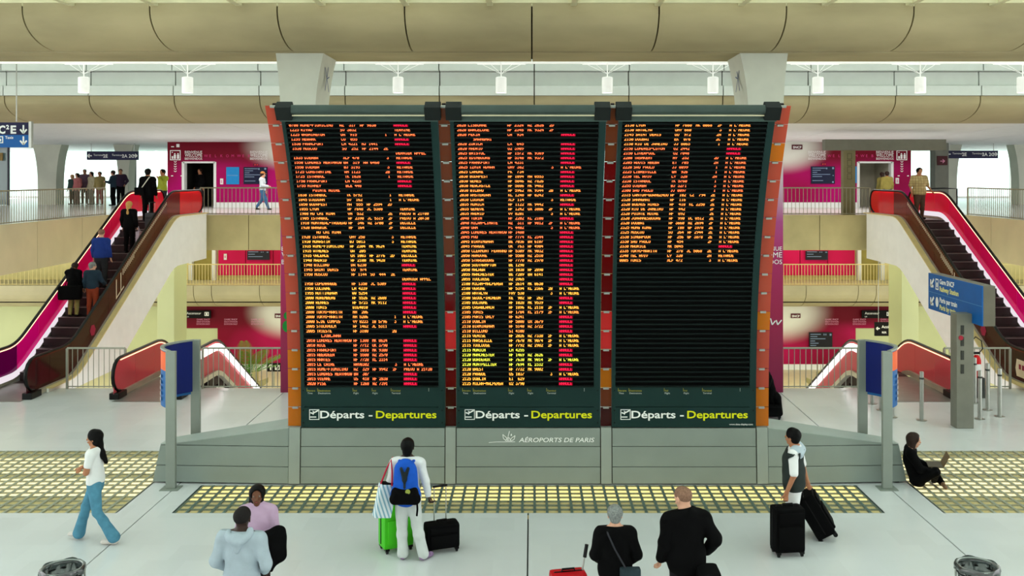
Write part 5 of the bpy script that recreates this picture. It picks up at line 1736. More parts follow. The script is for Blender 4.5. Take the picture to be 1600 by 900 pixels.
J0 = dict(pel=(0, 0, .95), wst=(0, 0, 1.1), cst=(0, .01, 1.28), nck=(0, -.015, 1.475), head=(0, .015, 1.625),
          shL=(-.185, -.01, 1.405), shR=(.185, -.01, 1.405), elL=(-.235, -.03, 1.14), elR=(.235, -.03, 1.14), wrL=(-.245, .06, .9), wrR=(.245, .06, .9),
          hpL=(-.09, 0, .92), hpR=(.09, 0, .92), knL=(-.1, .025, .5), knR=(.1, .025, .5), anL=(-.105, -.02, .085), anR=(.105, -.02, .085), ftL=(-.125, .13, .035), ftR=(.125, .13, .035))


HS = 1.08


class Person:
    """figure in local axes x right, y forward, z up; loc on the ground, yaw 0 faces +Y (away from the viewer)"""
    def __init__(s, label, loc, yaw, height=1.75, h=.009, group=None, bulk=1.0, **J):
        s.J = {k: np.array(v, float) for k, v in J0.items()}
        for k, v in J.items(): s.J[k] = np.array(v, float)
        s.k = height / 1.75
        s.h = h; s.b = bulk
        s.root = empty('person', loc, label, 'person', group)
        s.M = Matrix.Translation(Vector(loc)) @ Matrix.Rotation(yaw, 4, 'Z') @ Matrix.Scale(s.k, 4)
        s.hf = unit((0, 1, 0)); s.hu = unit((0, 0, 1))
        s.curl = .5; s.palm = {}

    def look(s, yaw=0, pitch=0, roll=0):
        """turn the head relative to the body"""
        R = Matrix.Rotation(yaw, 3, 'Z') @ Matrix.Rotation(pitch, 3, 'X') @ Matrix.Rotation(roll, 3, 'Y')
        s.hf = np.array(R @ Vector((0, 1, 0))); s.hu = np.array(R @ Vector((0, 0, 1))); return s

    def hp(s, r, f, u):
        hr = np.cross(s.hf, s.hu)
        return s.J['head'] + (hr * r + s.hf * f + s.hu * u) * HS

    def head_sdf(s):
        q = Sdf(); hp = s.hp
        q.cap(hp(0, -.018, .03), hp(0, .012, .035), .083, .078, .02)
        q.cap(hp(0, .025, -.02), hp(0, .045, -.078), .066, .038, .03)
        q.cap(hp(0, .06, .03), hp(0, .068, .02), .04, .035, .03)          # brow and mid face
        q.cap(hp(0, .088, .012), hp(0, .108, -.022), .010, .015, .012)   # nose
        q.cap(hp(-.025, .085, -.052), hp(.025, .085, -.052), .012, .012, .012)
        for e in (-1, 1):
            q.cap(hp(e * .08, -.006, .018), hp(e * .082, -.008, -.022), .018, .012, .008, flat=(np.cross(s.hf, s.hu), .5))
            q.ball(hp(e * .032, .101, .018), .014, .012, sub=True)
        q.cap(s.J['nck'] + V(0, -.005, -.05), hp(0, -.02, -.05), .058, .052, .03)
        q.pr = [(a, b, ra * HS, rb * HS, k, f) for a, b, ra, rb, k, f in q.pr]
        return q

    def face(s):
        b = MB(); d = MB(); l = MB()
        for e in (-1, 1):
            b.ball(s.M @ Vector(s.hp(e * .032, .084, .018)), .0125 * s.k, 8, 6)
            d.ball(s.M @ Vector(s.hp(e * .032, .0905, .018)), .0075 * s.k, 8, 6)
        l.ball(s.M @ Vector(s.hp(0, .094, -.052)), tuple(v * s.k for v in (.02, .009, .006)), 10, 6)
        b.build('eyes', EYEW, s.root); d.build('pupils', EYED, s.root); l.build('lips', LIPS, s.root)
        return s

    def torso(s):
        J = s.J; b = s.b
        q = Sdf(); f = ((0, 1, 0), .66)
        sd = unit(J['shR'] - J['shL'])
        fw = np.cross(unit(J['nck'] - J['pel']), sd) * 1.0
        f = (fw, .66)
        q.cap(J['pel'], J['wst'], .155 * b, .138 * b, .06, f)
        q.cap(J['wst'], J['cst'], .138 * b, .162 * b, .06, f)
        q.cap(J['cst'], (J['shL'] + J['shR']) / 2 + V(0, 0, -.01), .15 * b, .1, .06, f)
        q.cap(J['shL'], J['shR'], .062, .062, .06)
        q.cap((J['shL'] + J['shR']) / 2, J['nck'] + V(0, 0, .02), .075, .055, .05)
        for e in 'LR': q.cap(J['nck'] + V(0, -.01, -.005), J['nck'] * .35 + J['sh' + e] * .65 + V(0, 0, .012), .05, .052, .05)
        return q

    def arm(s, e, upto=1.0, d=0.0):
        J = s.J; sh, el, wr = J['sh' + e], J['el' + e], J['wr' + e]
        q = Sdf()
        if upto <= .5:
            q.cap(sh, sh + (el - sh) * upto * 2, .056 + d, .046 + d, .03)
        else:
            q.cap(sh, el, .056 + d, .042 + d, .03)
            q.cap(el, el + (wr - el) * (upto - .5) * 2, .042 + d, (.028 + .012 * (1 - (upto - .5) * 2)) + d, .02)
        return q

    def hand(s, e, fine=True):
        J = s.J; wr = J['wr' + e]; d = unit(J.get('hd' + e, wr - J['el' + e]) if ('hd' + e) in J else wr - J['el' + e])
        n = s.palm.get(e); n = unit(n) if n is not None else unit(np.cross(d, (0, 1, 0)) * (1 if e == 'R' else -1) + V(0, 0, 1e-3))
        n = unit(n - d * (n @ d))              # direction the palm faces
        w = np.cross(d, n)                      # across the knuckles
        th = 1 if (w @ V(0, 1, 0)) > 0 else -1  # thumb side forward
        q = Sdf()
        q.cap(wr, wr + d * .085, .03, .036, .02, flat=(n, .5))
        if not fine:
            q.cap(wr + d * .08, wr + d * .15 + n * .03, .03, .022, .02, flat=(n, .6)); q.cap(wr + d * .03 + w * th * .03, wr + d * .085 + w * th * .06, .013, .011, .012)
            return q
        for i, (o, L) in enumerate(((.03, .075), (.0105, .085), (-.009, .08), (-.028, .063))):
            a = wr + d * .088 + w * th * o
            c1, c2 = s.curl, s.curl * 2.1
            m = a + (d * math.cos(c1) + n * math.sin(c1)) * L * .55
            t = m + (d * math.cos(c2) + n * math.sin(c2)) * L * .5
            q.cap(a, m, .0095, .0088, .004); q.cap(m, t, .0088, .0075, .004)
        a = wr + d * .03 + w * th * .028
        m = a + d * .035 + w * th * .03 + n * .012; t = m + d * .035 + w * th * .006 + n * .012
        q.cap(a, m, .0125, .0105, .01); q.cap(m, t, .0105, .009, .004)
        return q

    def leg(s, e, d=0.0, flare=0.0, end=None):
        J = s.J; hp_, kn, an = J['hp' + e], J['kn' + e], J['an' + e]
        q = Sdf()
        q.cap(hp_, kn, .088 * s.b + d, .058 + d, .05)
        q.cap(kn, kn + (an - kn) * .35 + V(0, -.012, 0), .056 + d, .056 + d, .03)
        q.cap(kn + (an - kn) * .35, an, .054 + d, .038 + d + flare, .03)
        return q

    def body(s, skin, legs=True, fine=True):
        q = s.head_sdf().merge(s.torso())
        for e in 'LR':
            q.merge(s.arm(e)).merge(s.hand(e, fine))
            if legs: q.merge(s.leg(e))
        sdf_obj('body', q, s.h, skin, s.root, s.M); return s

    def part(s, name, q, m, h=None, wr=0.0, seed=0, wf=28.0):
        return sdf_obj(name, q, h or s.h, m, s.root, s.M, wr, seed, wf)

    def top(s, m, name='shirt', sleeve=1.0, d=.016, hem=.88, wr=.0022, hood=False, seed=1, arms='LR', neck=.03):
        q = s.torso().infl(d)
        q.cap(s.J['pel'] + V(0, 0, -.04), s.J['pel'] + V(0, 0, .05), .165 * s.b + d, .16 * s.b + d, .05, ((0, 1, 0), .7))
        for e in arms:
            if sleeve > 0: q.merge(s.arm(e, sleeve, d + .002))
        q.cut((0, 0, hem), (0, 0, -1))
        up = unit(s.J['head'] - s.J['nck'])
        q.cut(s.J['nck'] + up * neck, up)
        return s.part(name, q, m, wr=wr, seed=seed)

    def trousers(s, m, d=.014, flare=.0, top=.98, wr=.002, seed=2, name='trousers', hemz=None):
        q = Sdf()
        q.cap(s.J['pel'] + V(0, 0, -.03), s.J['pel'] + V(0, 0, .06), .152 * s.b + d * .5, .145 * s.b + d * .5, .05, ((0, 1, 0), .7))
        for e in 'LR': q.merge(s.leg(e, d, flare))
        q.cut((0, 0, top), (0, 0, 1))
        if hemz is not None: q.cut((0, 0, hemz), (0, 0, -1))
        return s.part(name, q, m, wr=wr, seed=seed, wf=20)

    def shoes(s, m, r=.04):
        for e in 'LR':
            a, t = s.J['an' + e], s.J['ft' + e]
            fd = unit(t - V(a[0], a[1], t[2]))
            base = t[2] - .035
            q = Sdf()
            q.cap(V(a[0], a[1], base + .045) - fd * .03, t + V(0, 0, .008), .042, .044, .03, ((0, 0, 1), .8))
            q.cap(V(a[0], a[1], base + .05), V(a[0], a[1], base + .1), .042, .045, .03)
            q.cut((0, 0, base), (0, 0, -1))
            s.part('shoe', q, m)
        return s

    def hair(s, m, kind='short', extra=None):
        q = Sdf(); hp = s.hp
        t = {'crop': .0935, 'short': .101, 'long': .103, 'bob': .108}[kind]
        q.cap(hp(0, -.022, .038), hp(0, .008, .045), t, t - .004, .01)
        if kind == 'short':
            q.cap(hp(0, -.03, .02), hp(0, -.035, -.03), .085, .07, .02)
        if kind == 'bob':
            q.cap(hp(0, -.03, .02), hp(0, -.035, -.06), .098, .085, .03)
        if kind == 'long':
            q.cap(hp(0, -.03, .02), hp(0, -.05, -.08), .093, .075, .03)
            q.cap(hp(0, -.05, -.08), s.J['nck'] + V(0, -.09, -.12), .07, .045, .03)
        # open the face
        q.cap(hp(0, .115, .035), hp(0, .12, -.09), .075, .085, .01, sub=True)
        if kind == 'crop': q.cut(hp(0, 0, .0), -s.hu + s.hf * .45)
        if extra: extra(q, hp)
        return s.part('hair', q, m, h=min(s.h, .009), wr=.0015 if kind != 'crop' else 0, wf=60)


# ------------------------------------------------------------------ luggage helpers
def rbox(name, c, size, m, parent, M=None, bev=.03):
    return MB().boxr(c, size, M).build(name, m, parent, bevel=bev, smooth=True)


def suitcase(label, loc, yaw, size, m, tilt=0.0, handle=.0, name='suitcase', grip=True, dark=None, group=None):
    """upright wheeled case: shell, pockets, wheels, top handle and telescopic handle"""
    w, d, hgt = size
    r = empty(name, loc, label, 'suitcase', group)
    dark = dark or BLACK
    R = (Matrix.Rotation(yaw, 3, 'Z') @ Matrix.Rotation(tilt, 3, 'X'))
    P = lambda x, y, z: Vector(loc) + R @ Vector((x, y, z))
    q = .06
    MB().boxr(P(0, 0, q + hgt / 2), (w, d, hgt), R).build('shell', m, r, bevel=.045, smooth=True)
    MB().boxr(P(0, -d / 2 - .012, q + hgt * .36), (w * .8, .035, hgt * .5), R).build('front_pocket', m, r, bevel=.014, smooth=True)
    MB().boxr(P(0, -d / 2 - .012, q + hgt * .8), (w * .8, .03, hgt * .22), R).build('upper_pocket', m, r, bevel=.012, smooth=True)
    MB().tube([P(x, y, q + z) for x, y, z in ((-w / 2 - .004, 0, .06), (-w / 2 - .004, 0, hgt - .05), (-w / 2 + .05, 0, hgt + .004), (w / 2 - .05, 0, hgt + .004), (w / 2 + .004, 0, hgt - .05), (w / 2 + .004, 0, .06))], .008, 6).build('zip', dark, r)
    for sx in (-1, 1):
        for sy in (-1, 1):
            c = P(sx * (w / 2 - .05), sy * (d / 2 - .03), .035)
            ax = R @ Vector((1, 0, 0)) * .014
            MB().tube([c - ax, c + ax], .034, 12).build('wheel', dark, r, smooth=True)
            MB().boxr(P(sx * (w / 2 - .05), sy * (d / 2 - .03), .06), (.06, .06, .03), R).build('wheel_housing', dark, r)
    MB().tube([P(-.08, 0, q + hgt), P(-.075, 0, q + hgt + .035), P(.075, 0, q + hgt + .035), P(.08, 0, q + hgt)], .012, 8).build('carry_handle', dark, r, smooth=True)
    if handle:
        for sx in (-1, 1):
            MB().tube([P(sx * .09, d / 2 - .04, q + hgt - .02), P(sx * .09, d / 2 - .04, q + hgt + handle)], .009, 8).build('pull_tube', STEEL if dark is BLACK else dark, r)
        MB().tube([P(-.11, d / 2 - .04, q + hgt + handle), P(.11, d / 2 - .04, q + hgt + handle)], .017, 8).build('pull_grip', dark, r, smooth=True)
    return r


def gx(px, d): return (px - 831) * d / 1440


HB = mat('hair_black', (6, 5, 5), .6, vary=.4, scale=40, spec=.12)
HGREY = mat('hair_grey', (120, 124, 122), .6, vary=.35, scale=60)
HBR = mat('hair_brown', (42, 26, 19), .55, vary=.3, scale=40)
HBLO = mat('hair_blonde', (186, 140, 76), .5, vary=.3, scale=40)
CBLK = mat('cloth_black', (5, 5, 6), .9, vary=.2, scale=9, bump=.1, spec=.1); WHC = cloth('white', (232, 234, 234), .03); SHB = mat('shoe_black', (20, 18, 18), .4)

# ---- 1 walking woman, white tee, blue jeans (walks to the left)
p = Person('woman in white t-shirt and flared blue jeans walking left with folded arms', (-6.56, 13.86, 0), math.pi / 2, 1.68,
           pel=(0, .0, .93), knR=(.1, .2, .52), anR=(.1, .31, .11), ftR=(.115, .45, .075), hpR=(.09, .03, .91), hpL=(-.09, -.02, .91), knL=(-.1, -.07, .5), anL=(-.1, -.33, .12), ftL=(-.105, -.17, .04),
           wrL=(.06, .17, 1.15), elL=(-.21, .05, 1.15), elR=(.21, .05, 1.15), wrR=(-.06, .19, 1.19), hdL=(1, -.1, .2), hdR=(-1, -.1, .1), cst=(0, .02, 1.28), shL=(-.17, 0, 1.42), shR=(.17, 0, 1.42))
p.look(0, 0.0); p.curl = .5
p.body(SKIN['tan']).face()
p.top(WHC, 'tshirt', .3, hem=.94, d=.012)
p.trousers(cloth('denim', (82, 138, 164), .18), flare=.042, top=.99)
p.shoes(mat('shoe_white', (214, 206, 200), .5))
p.hair(HB, 'long', lambda q, hp: q.cap(p.J['nck'] + V(0, -.08, -.08), p.J['nck'] + V(0, -.15, -.22), .055, .03, .03))

# ---- 2 man in grey hoodie seen from behind, 3 woman facing him
p = Person('man with shaved head in a pale grey hooded sweatshirt, seen from behind', (gx(378, 10.4), 10.4, 0), -.12, 1.76, bulk=1.06,
           elL=(-.3, -.02, 1.15), elR=(.29, -.02, 1.15), wrL=(-.2, .17, 1.0), wrR=(.2, .17, 1.0), shL=(-.2, -.01, 1.42), shR=(.2, -.01, 1.42))
p.look(.02, .0)
p.body(SKIN['dark']).face()
HOOD = cloth('grey_marl', (164, 178, 188), .06)
p.top(HOOD, 'hooded_sweatshirt', .98, d=.026, hem=.84, wr=.004)
q = Sdf()
for k in range(9):
    a = math.pi * (k / 8)
    q.cap(p.J['nck'] + V(-.125 * math.cos(a), -.055 - .075 * math.sin(a), .03 - .075 * math.sin(a)), p.J['nck'] + V(-.125 * math.cos(a + .3), -.055 - .075 * math.sin(a + .3), .03 - .075 * math.sin(a + .3)), .034, .034, .03)
q.cap(p.J['nck'] + V(0, -.1, -.03), p.J['nck'] + V(0, -.115, -.16), .075, .03, .05, ((0, 1, 0), .5))
p.part('hood', q, HOOD, wr=.003)
p.trousers(cloth('jeans_dark', (40, 50, 72))); p.shoes(SHB)
p.hair(mat('hair_shaved', (24, 20, 20), .8, vary=.1, scale=60), 'crop')

p = Person('smiling woman in a lilac roll-neck facing the viewer with a black coat over her arm', (gx(402, 11.55), 11.55, 0), math.pi + .12, 1.62,
           elL=(-.25, .02, 1.13), wrL=(-.03, .22, 1.13), elR=(.25, -.05, 1.14), wrR=(.22, .1, .95))
p.look(.08, .02); p.curl = .7; p.palm = {'L': (0, -1, -.2)}
p.body(SKIN['brown']).face()
LIL = cloth('lilac', (190, 160, 188), .06)
p.top(LIL, 'rollneck', .97, hem=.86, neck=.075, d=.02, wr=.003)
p.trousers(cloth('trouser_black', (22, 22, 26))); p.shoes(SHB)
p.hair(HB, 'bob', lambda q, hp: (q.cap(hp(.06, -.05, -.03), hp(.08, -.06, -.1), .05, .03, .03)))
co = empty('coat', tuple(p.M @ Vector((-.1, .2, 1.0))), 'black coat draped over the arm of the lilac woman', 'coat')
q = Sdf()
q.cap((-.3, .12, 1.16), (-.06, .24, 1.1), .085, .07, .06); q.cap((-.3, .14, 1.1), (-.33, .16, .86), .1, .085, .08, ((0, 1, 0), .7)); q.cap((-.18, .2, 1.08), (-.23, .2, .84), .095, .08, .08, ((0, 1, 0), .6)); q.cap((-.26, .18, .84), (-.21, .18, .68), .05, .03, .05, ((0, 1, 0), .5))
sdf_obj('coat_folds', q, .01, CBLK, co, p.M, .005, 2)

# ---- 4 traveller with blue backpack
BX, BY = gx(636, 13.2), 13.25
p = Person('traveller in white trousers with a blue backpack, seen from behind', (BX, BY, 0), 0, 1.72,
           hpL=(-.085, 0, .92), knL=(-.085, .03, .5), anL=(-.07, 0, .085), ftL=(-.075, .13, .035), knR=(.13, .02, .5), anR=(.235, -.03, .085), ftR=(.33, .08, .035),
           elL=(-.245, -.03, 1.15), wrL=(-.2, .17, 1.02), elR=(.265, -.02, 1.15), wrR=(.3, .03, .92), hdR=(.3, -.1, -1))
p.look(0, .03); p.curl = .9
p.body(SKIN['dark']).face()
p.top(cloth('white_sweater', (222, 226, 228), .04), 'sweater', .97, hem=.9)
p.trousers(cloth('white_twill', (206, 212, 210), .05), d=.022, flare=.02, wr=.004)
p.shoes(mat('sneaker_mauve', (150, 120, 160), .5, vary=.3, scale=30))
p.hair(HB, 'short', lambda q, hp: q.cap(hp(0, -.05, -.04), hp(0, -.06, -.13), .06, .045, .03))
bp = empty('backpack', tuple(p.M @ Vector((0, -.18, 1.0))), 'blue and black backpack on the back of the traveller', 'backpack')
q = Sdf(); q.cap((0, -.2, 1.36), (0, -.21, 1.02), .165, .19, .05, ((0, 1, 0), .62)); q.cap((-.12, -.2, 1.02), (.12, -.2, 1.02), .1, .1, .05)
sdf_obj('main_bag', q, .009, cloth('royal_blue', (22, 84, 190), .12), bp, p.M, .003)
q = Sdf(); q.cap((-.12, -.27, 1.07), (.12, -.27, 1.07), .075, .075, .04); q.cap((-.14, -.255, .97), (.14, -.255, .97), .085, .085, .05)
sdf_obj('lower_pocket', q, .009, CBLK, bp, p.M, .002)
q = Sdf(); q.cap((-.05, -.31, 1.42), (.0, -.315, 1.26), .022, .03, .03); q.cap((.05, -.31, 1.42), (0, -.315, 1.26), .022, .03, .03); q.cap((0, -.315, 1.27), (0, -.32, 1.15), .018, .018, .02)
sdf_obj('black_panel', q, .009, cloth('charcoal', (30, 40, 44)), bp, p.M)
for sx in (-1, 1):
    q = Sdf(); q.cap((sx * .1, -.13, 1.47), (sx * .12, .09, 1.43), .022, .022, .02); q.cap((sx * .12, .09, 1.43), (sx * .14, .1, 1.1), .022, .02, .02); q.cap((sx * .13, .08, 1.1), (sx * .15, -.12, 1.0), .018, .018, .02)
    sdf_obj('shoulder_strap', q, .009, MATS['cloth_royal_blue'], bp, p.M)
q = Sdf(); q.cap((-.05, -.14, 1.5), (.05, -.14, 1.5), .014, .014, .02)
sdf_obj('grab_loop', q, .007, cloth('pale_grey', (190, 196, 200)), bp, p.M)
MB().tube([p.M @ Vector((.05, -.345, 1.1)), p.M @ Vector((.05, -.34, 1.1))], .035, 14).build('round_badge', mat('badge_olive', (150, 160, 70), .5), bp)
MB().tube([p.M @ Vector((.16, -.2, .98)), p.M @ Vector((.17, -.2, .8)), p.M @ Vector((.16, -.19, .7))], .014, 6).build('hanging_strap', CBLK, bp)
# striped carrier bag with red handles
sb = empty('carrier_bag', (BX - .3, BY - .06, .75), 'striped white and blue carrier bag with red handles on the traveller\'s shoulder', 'bag')
STR = bpy.data.materials.new('bag_stripes'); STR.use_nodes = True
nt = STR.node_tree; tc = nt.nodes.new('ShaderNodeTexCoord'); wv = nt.nodes.new('ShaderNodeTexWave'); wv.inputs['Scale'].default_value = 6.5; wv.bands_direction = 'X'
rp = nt.nodes.new('ShaderNodeValToRGB'); rp.color_ramp.interpolation = 'CONSTANT'
rp.color_ramp.elements[0].color = lin((226, 236, 240)) + (1,); rp.color_ramp.elements[1].color = lin((132, 176, 196)) + (1,); rp.color_ramp.elements[1].position = .6
mpn = nt.nodes.new('ShaderNodeMapping'); mpn.inputs['Rotation'].default_value = (0, .25, 0)
nt.links.new(tc.outputs['Object'], mpn.inputs[0]); nt.links.new(mpn.outputs[0], wv.inputs[0]); nt.links.new(wv.outputs['Fac'], rp.inputs[0]); nt.links.new(rp.outputs[0], nt.nodes['Principled BSDF'].inputs['Base Color'])
Rb = Matrix.Rotation(.2, 3, 'Y') @ Matrix.Rotation(.5, 3, 'Z')
MB().boxr((BX - .31, BY - .1, .88), (.25, .12, .48), Rb).build('bag_body', STR, sb, bevel=.015)
MB().boxr((BX - .262, BY - .09, 1.12), (.21, .1, .02), Rb).build('dark_opening', CBLK, sb)
for dy in (-.05, .06):
    MB().tube([(BX - .38, BY - .1 + dy, 1.08), (BX - .27, BY - .12 + dy, 1.36), (BX - .22, BY - .05 + dy, 1.46), (BX - .2, BY - .09 + dy, 1.3), (BX - .2, BY - .1 + dy, 1.1)], .011, 6).build('red_handle', mat('handle_red', (196, 24, 60), .5), sb, smooth=True)
suitcase('bright green hard suitcase behind the traveller', (BX - .22, BY + .36, 0), .5, (.46, .3, .7), mat('case_green', (70, 196, 30), .4, vary=.05))
suitcase('black cabin case with a raised pull handle right of the traveller', (BX + .46, BY + .3, 0), .35, (.5, .26, .36), CBLK, handle=.5)

# ---- 5 grey-haired woman, 6 man in black
p = Person('grey-haired woman in black with a shoulder bag, seen from behind', (gx(961, 10.9), 10.9, 0), .03, 1.6, bulk=1.12,
           elL=(-.26, -.02, 1.14), wrL=(-.2, .16, 1.02), elR=(.28, -.02, 1.14), wrR=(.2, .14, .98))
p.look(.0, -.22); p.body(SKIN['fair']).face()
p.top(CBLK, 'jacket', .98, d=.03, hem=.86, wr=.004)
p.trousers(cloth('navy', (20, 22, 58))); p.shoes(SHB)
p.hair(HGREY, 'short')
sb = empty('shoulder_bag', tuple(p.M @ Vector((.16, -.18, .95))), 'dark shoulder bag on a long strap worn by the grey-haired woman', 'bag')
MB().boxr(p.M @ Vector((.17, -.2, .93)), (.24, .1, .2), Matrix.Rotation(.05, 3, 'Z')).build('bag_body', cloth('bag_slate', (38, 52, 58), .3), sb, bevel=.02)
MB().tube([p.M @ Vector(v) for v in ((-.12, .06, 1.44), (-.13, -.05, 1.51), (-.1, -.14, 1.43), (-.02, -.165, 1.26), (.06, -.17, 1.12), (.12, -.2, 1.02))], .011, 6, flat=.6).build('strap', cloth('strap_grey', (48, 48, 54)), sb)

p = Person('balding man in a black coat looking down, seen from behind', (gx(1072, 10.95), 10.95, 0), .1, 1.8, bulk=1.14,
           shL=(-.2, -.01, 1.39), shR=(.2, -.01, 1.39), elL=(-.26, -.04, 1.15), wrL=(-.28, .06, .93), elR=(.33, -.05, 1.17), wrR=(.27, .1, .98))
p.look(.55, -.12, 0); p.J['head'] = p.J['head'] + V(-.03, .01, 0); p.body(SKIN['fair']).face()
p.top(CBLK, 'coat', .98, d=.034, hem=.7, wr=.005, neck=.055)
p.trousers(cloth('trouser_black', (22, 22, 26))); p.shoes(SHB)
p.hair(mat('hair_thin', (128, 96, 78), .7, vary=.3, scale=60), 'crop')
bg = empty('holdall', (gx(1108, 10.7), 10.75, .45), 'black holdall beside the man in the black coat', 'bag')
MB().boxr((gx(1108, 10.7), 10.75, .75), (.26, .34, .38)).build('bag_body', CBLK, bg, bevel=.05, smooth=True)
MB().boxr((gx(1108, 10.7), 10.75, .28), (.3, .4, .56)).build('case_below', cloth('charcoal2', (34, 36, 40)), bg, bevel=.03)
MB().boxr((gx(1122, 10.7), 10.72, .7), (.05, .12, .2)).build('blue_tag', mat('tag_blue', (40, 130, 190), .5), bg, bevel=.01)
suitcase('red suitcase with a raised pull handle, bottom edge of the picture', (gx(888, 11.2), 11.25, 0), .2, (.44, .26, .62), mat('case_red', (178, 14, 26), .45, vary=.08), handle=0)
hs = [o for o in bpy.data.objects if o.get('label', '').startswith('red suitcase')][0]
MB().tube([(gx(909, 11.2), 11.3, .6), (gx(917, 11.2), 11.35, .95)], .012, 8).build('pull_tube', STEEL, hs)
MB().tube([(gx(914.5, 11.2), 11.335, .82), (gx(918, 11.2), 11.352, .97)], .024, 8).build('pull_grip', BLACK, hs, smooth=True)

# ---- 7 man with a dark vest and two cases
VX, VY = gx(1241, 13.7), 13.72
p = Person('man in a dark sleeveless vest and white trousers holding two black cases', (VX, VY, 0), 1.15, 1.74, bulk=1.14,
           shL=(-.2, -.02, 1.42), shR=(.2, -.02, 1.42), elL=(-.27, -.04, 1.14), wrL=(-.26, .07, .86), elR=(.27, -.09, 1.14), wrR=(.3, -.16, .88), hdL=(0, .05, -1), hdR=(.1, -.3, -1))
p.look(-.35, .08); p.curl = 1.1
p.body(SKIN['tan']).face()
p.top(WHC, 'tshirt', .45, d=.016, hem=.9)
q = p.torso().infl(.045); q.cap(p.J['pel'], p.J['wst'], .2, .2, .06, ((0, 1, 0), .8)); q.cut((0, 0, .86), (0, 0, -1)); q.cut((0, 0, 1.46), (0, 0, 1))
for e in 'LR': q.cap(p.J['sh' + e] + V(0, 0, .06), p.J['el' + e], .085, .06, .02, sub=True)
p.part('vest', q, cloth('vest_grey', (40, 48, 46), .15), wr=.004)
q = Sdf(); q.cap((-.16, -.03, 1.46), (.16, -.03, 1.46), .075, .075, .05); q.cap((-.15, -.1, 1.42), (.15, -.1, 1.42), .06, .06, .05); q.cut((0, 0, 1.55), (0, 0, 1))
p.part('vest_yoke', q, cloth('yoke_pale', (176, 190, 200), .05), wr=.003)
p.trousers(WHC, d=.02, flare=.015, wr=.003); p.shoes(SHB)
p.hair(HB, 'short')
hand = p.M @ Vector(p.J['wrL'])
suitcase('black upright case held in front by the man in the vest', (VX - .18, VY - .3, 0), .12, (.45, .27, .64), CBLK)
suitcase('black case tilted back on its wheels behind the man in the vest', (VX + .62, VY + .32, .02), 1.35, (.44, .3, .66), CBLK, tilt=-.55, handle=.28)

# ---- 8 seated person with laptop
p = Person('person in black sitting on the floor against the plinth with a laptop', (6.86, 16.42, 0), -math.pi / 2 - .28, 1.7,
           pel=(0, 0, .13), wst=(0, -.07, .28), cst=(0, -.11, .46), nck=(0, -.1, .665), head=(0, -.055, .81), shL=(-.18, -.11, .61), shR=(.18, -.11, .61),
           elL=(-.25, .02, .36), elR=(.25, .03, .36), wrL=(-.11, .24, .31), wrR=(.11, .24, .31),
           hpL=(-.1, .02, .12), hpR=(.1, .02, .12), knL=(-.33, .3, .21), knR=(.3, .28, .36), anL=(.02, .42, .08), anR=(-.08, .3, .09), ftL=(.16, .46, .05), ftR=(-.2, .36, .06))
p.look(0, -.05); p.body(SKIN['fair']).face()
p.top(CBLK, 'jumper', .95, d=.024, hem=.03, wr=.004)
q = Sdf()
for e in 'LR': q.merge(p.leg(e, .016))
q.cap((-.08, 0, .12), (.08, 0, .12), .13, .13, .05); q.cut((0, 0, .012), (0, 0, -1))
p.part('trousers', q, CBLK, wr=.003)
for e in 'LR':
    q = Sdf(); q.cap(p.J['an' + e], p.J['ft' + e], .04, .038, .02); q.cut((0, 0, .01), (0, 0, -1)); p.part('shoe', q, mat('shoe_tan', (120, 92, 70), .6))
p.hair(HBR, 'bob', lambda q, hp: [q.cap(hp(e * .06, -.02, .0), hp(e * .075, -.02, -.13), .055, .045, .03) for e in (-1, 1)])
lp = empty('laptop', (7.2, 16.4, .3), 'open laptop on the lap of the seated person', 'laptop')
LM = p.M
def lbox(name, c, s, rx, m):
    Rm = LM.to_3x3().normalized() @ Matrix.Rotation(rx, 3, 'X')
    MB().boxr(LM @ Vector(c), s, Rm).build(name, m, lp, bevel=.004)
lbox('keyboard_base', (0, .3, .40), (.34, .24, .018), .05, mat('laptop_grey', (90, 84, 70), .4, metal=.4))
lbox('screen_lid', (0, .475, .51), (.34, .014, .23), -.45, mat('laptop_lid', (104, 86, 54), .4, metal=.3))

# ---- 9 dark figure half hidden behind the right board edge
p = Person('person in a black coat sitting half hidden behind the right board edge', (5.36, 21.0, 0), math.pi / 2, 1.72, h=.014,
           pel=(0, -.05, .5), wst=(0, -.06, .64), cst=(0, .0, .82), nck=(0, .06, 1.0), head=(0, .12, 1.13), shL=(-.18, .04, .94), shR=(.18, .04, .94), elL=(-.24, .12, .68), elR=(.24, .12, .68), wrL=(-.1, .33, .62), wrR=(.1, .33, .62),
           hpL=(-.1, -.02, .48), hpR=(.1, -.02, .48), knL=(-.13, .4, .5), knR=(.13, .4, .5), anL=(-.13, .38, .09), anR=(.13, .38, .09), ftL=(-.14, .52, .035), ftR=(.14, .52, .035))
p.body(SKIN['fair'], fine=False).face(); p.top(CBLK, 'coat', .97, d=.045, hem=.36, wr=.004)
q = Sdf(); q.cap((-.12, -.16, .5), (.12, -.16, .5), .12, .12, .05); q.cap((-.1, -.2, .45), (-.1, -.27, .12), .1, .07, .05); q.cap((.1, -.2, .45), (.1, -.3, .1), .1, .07, .05); p.part('coat_tail', q, CBLK)
p.trousers(CBLK, top=.62); p.shoes(SHB); p.hair(HB, 'short')
suitcase('dark case serving as a seat behind the right board edge', (5.42, 21.0, 0), 0, (.42, .5, .28), CBLK)

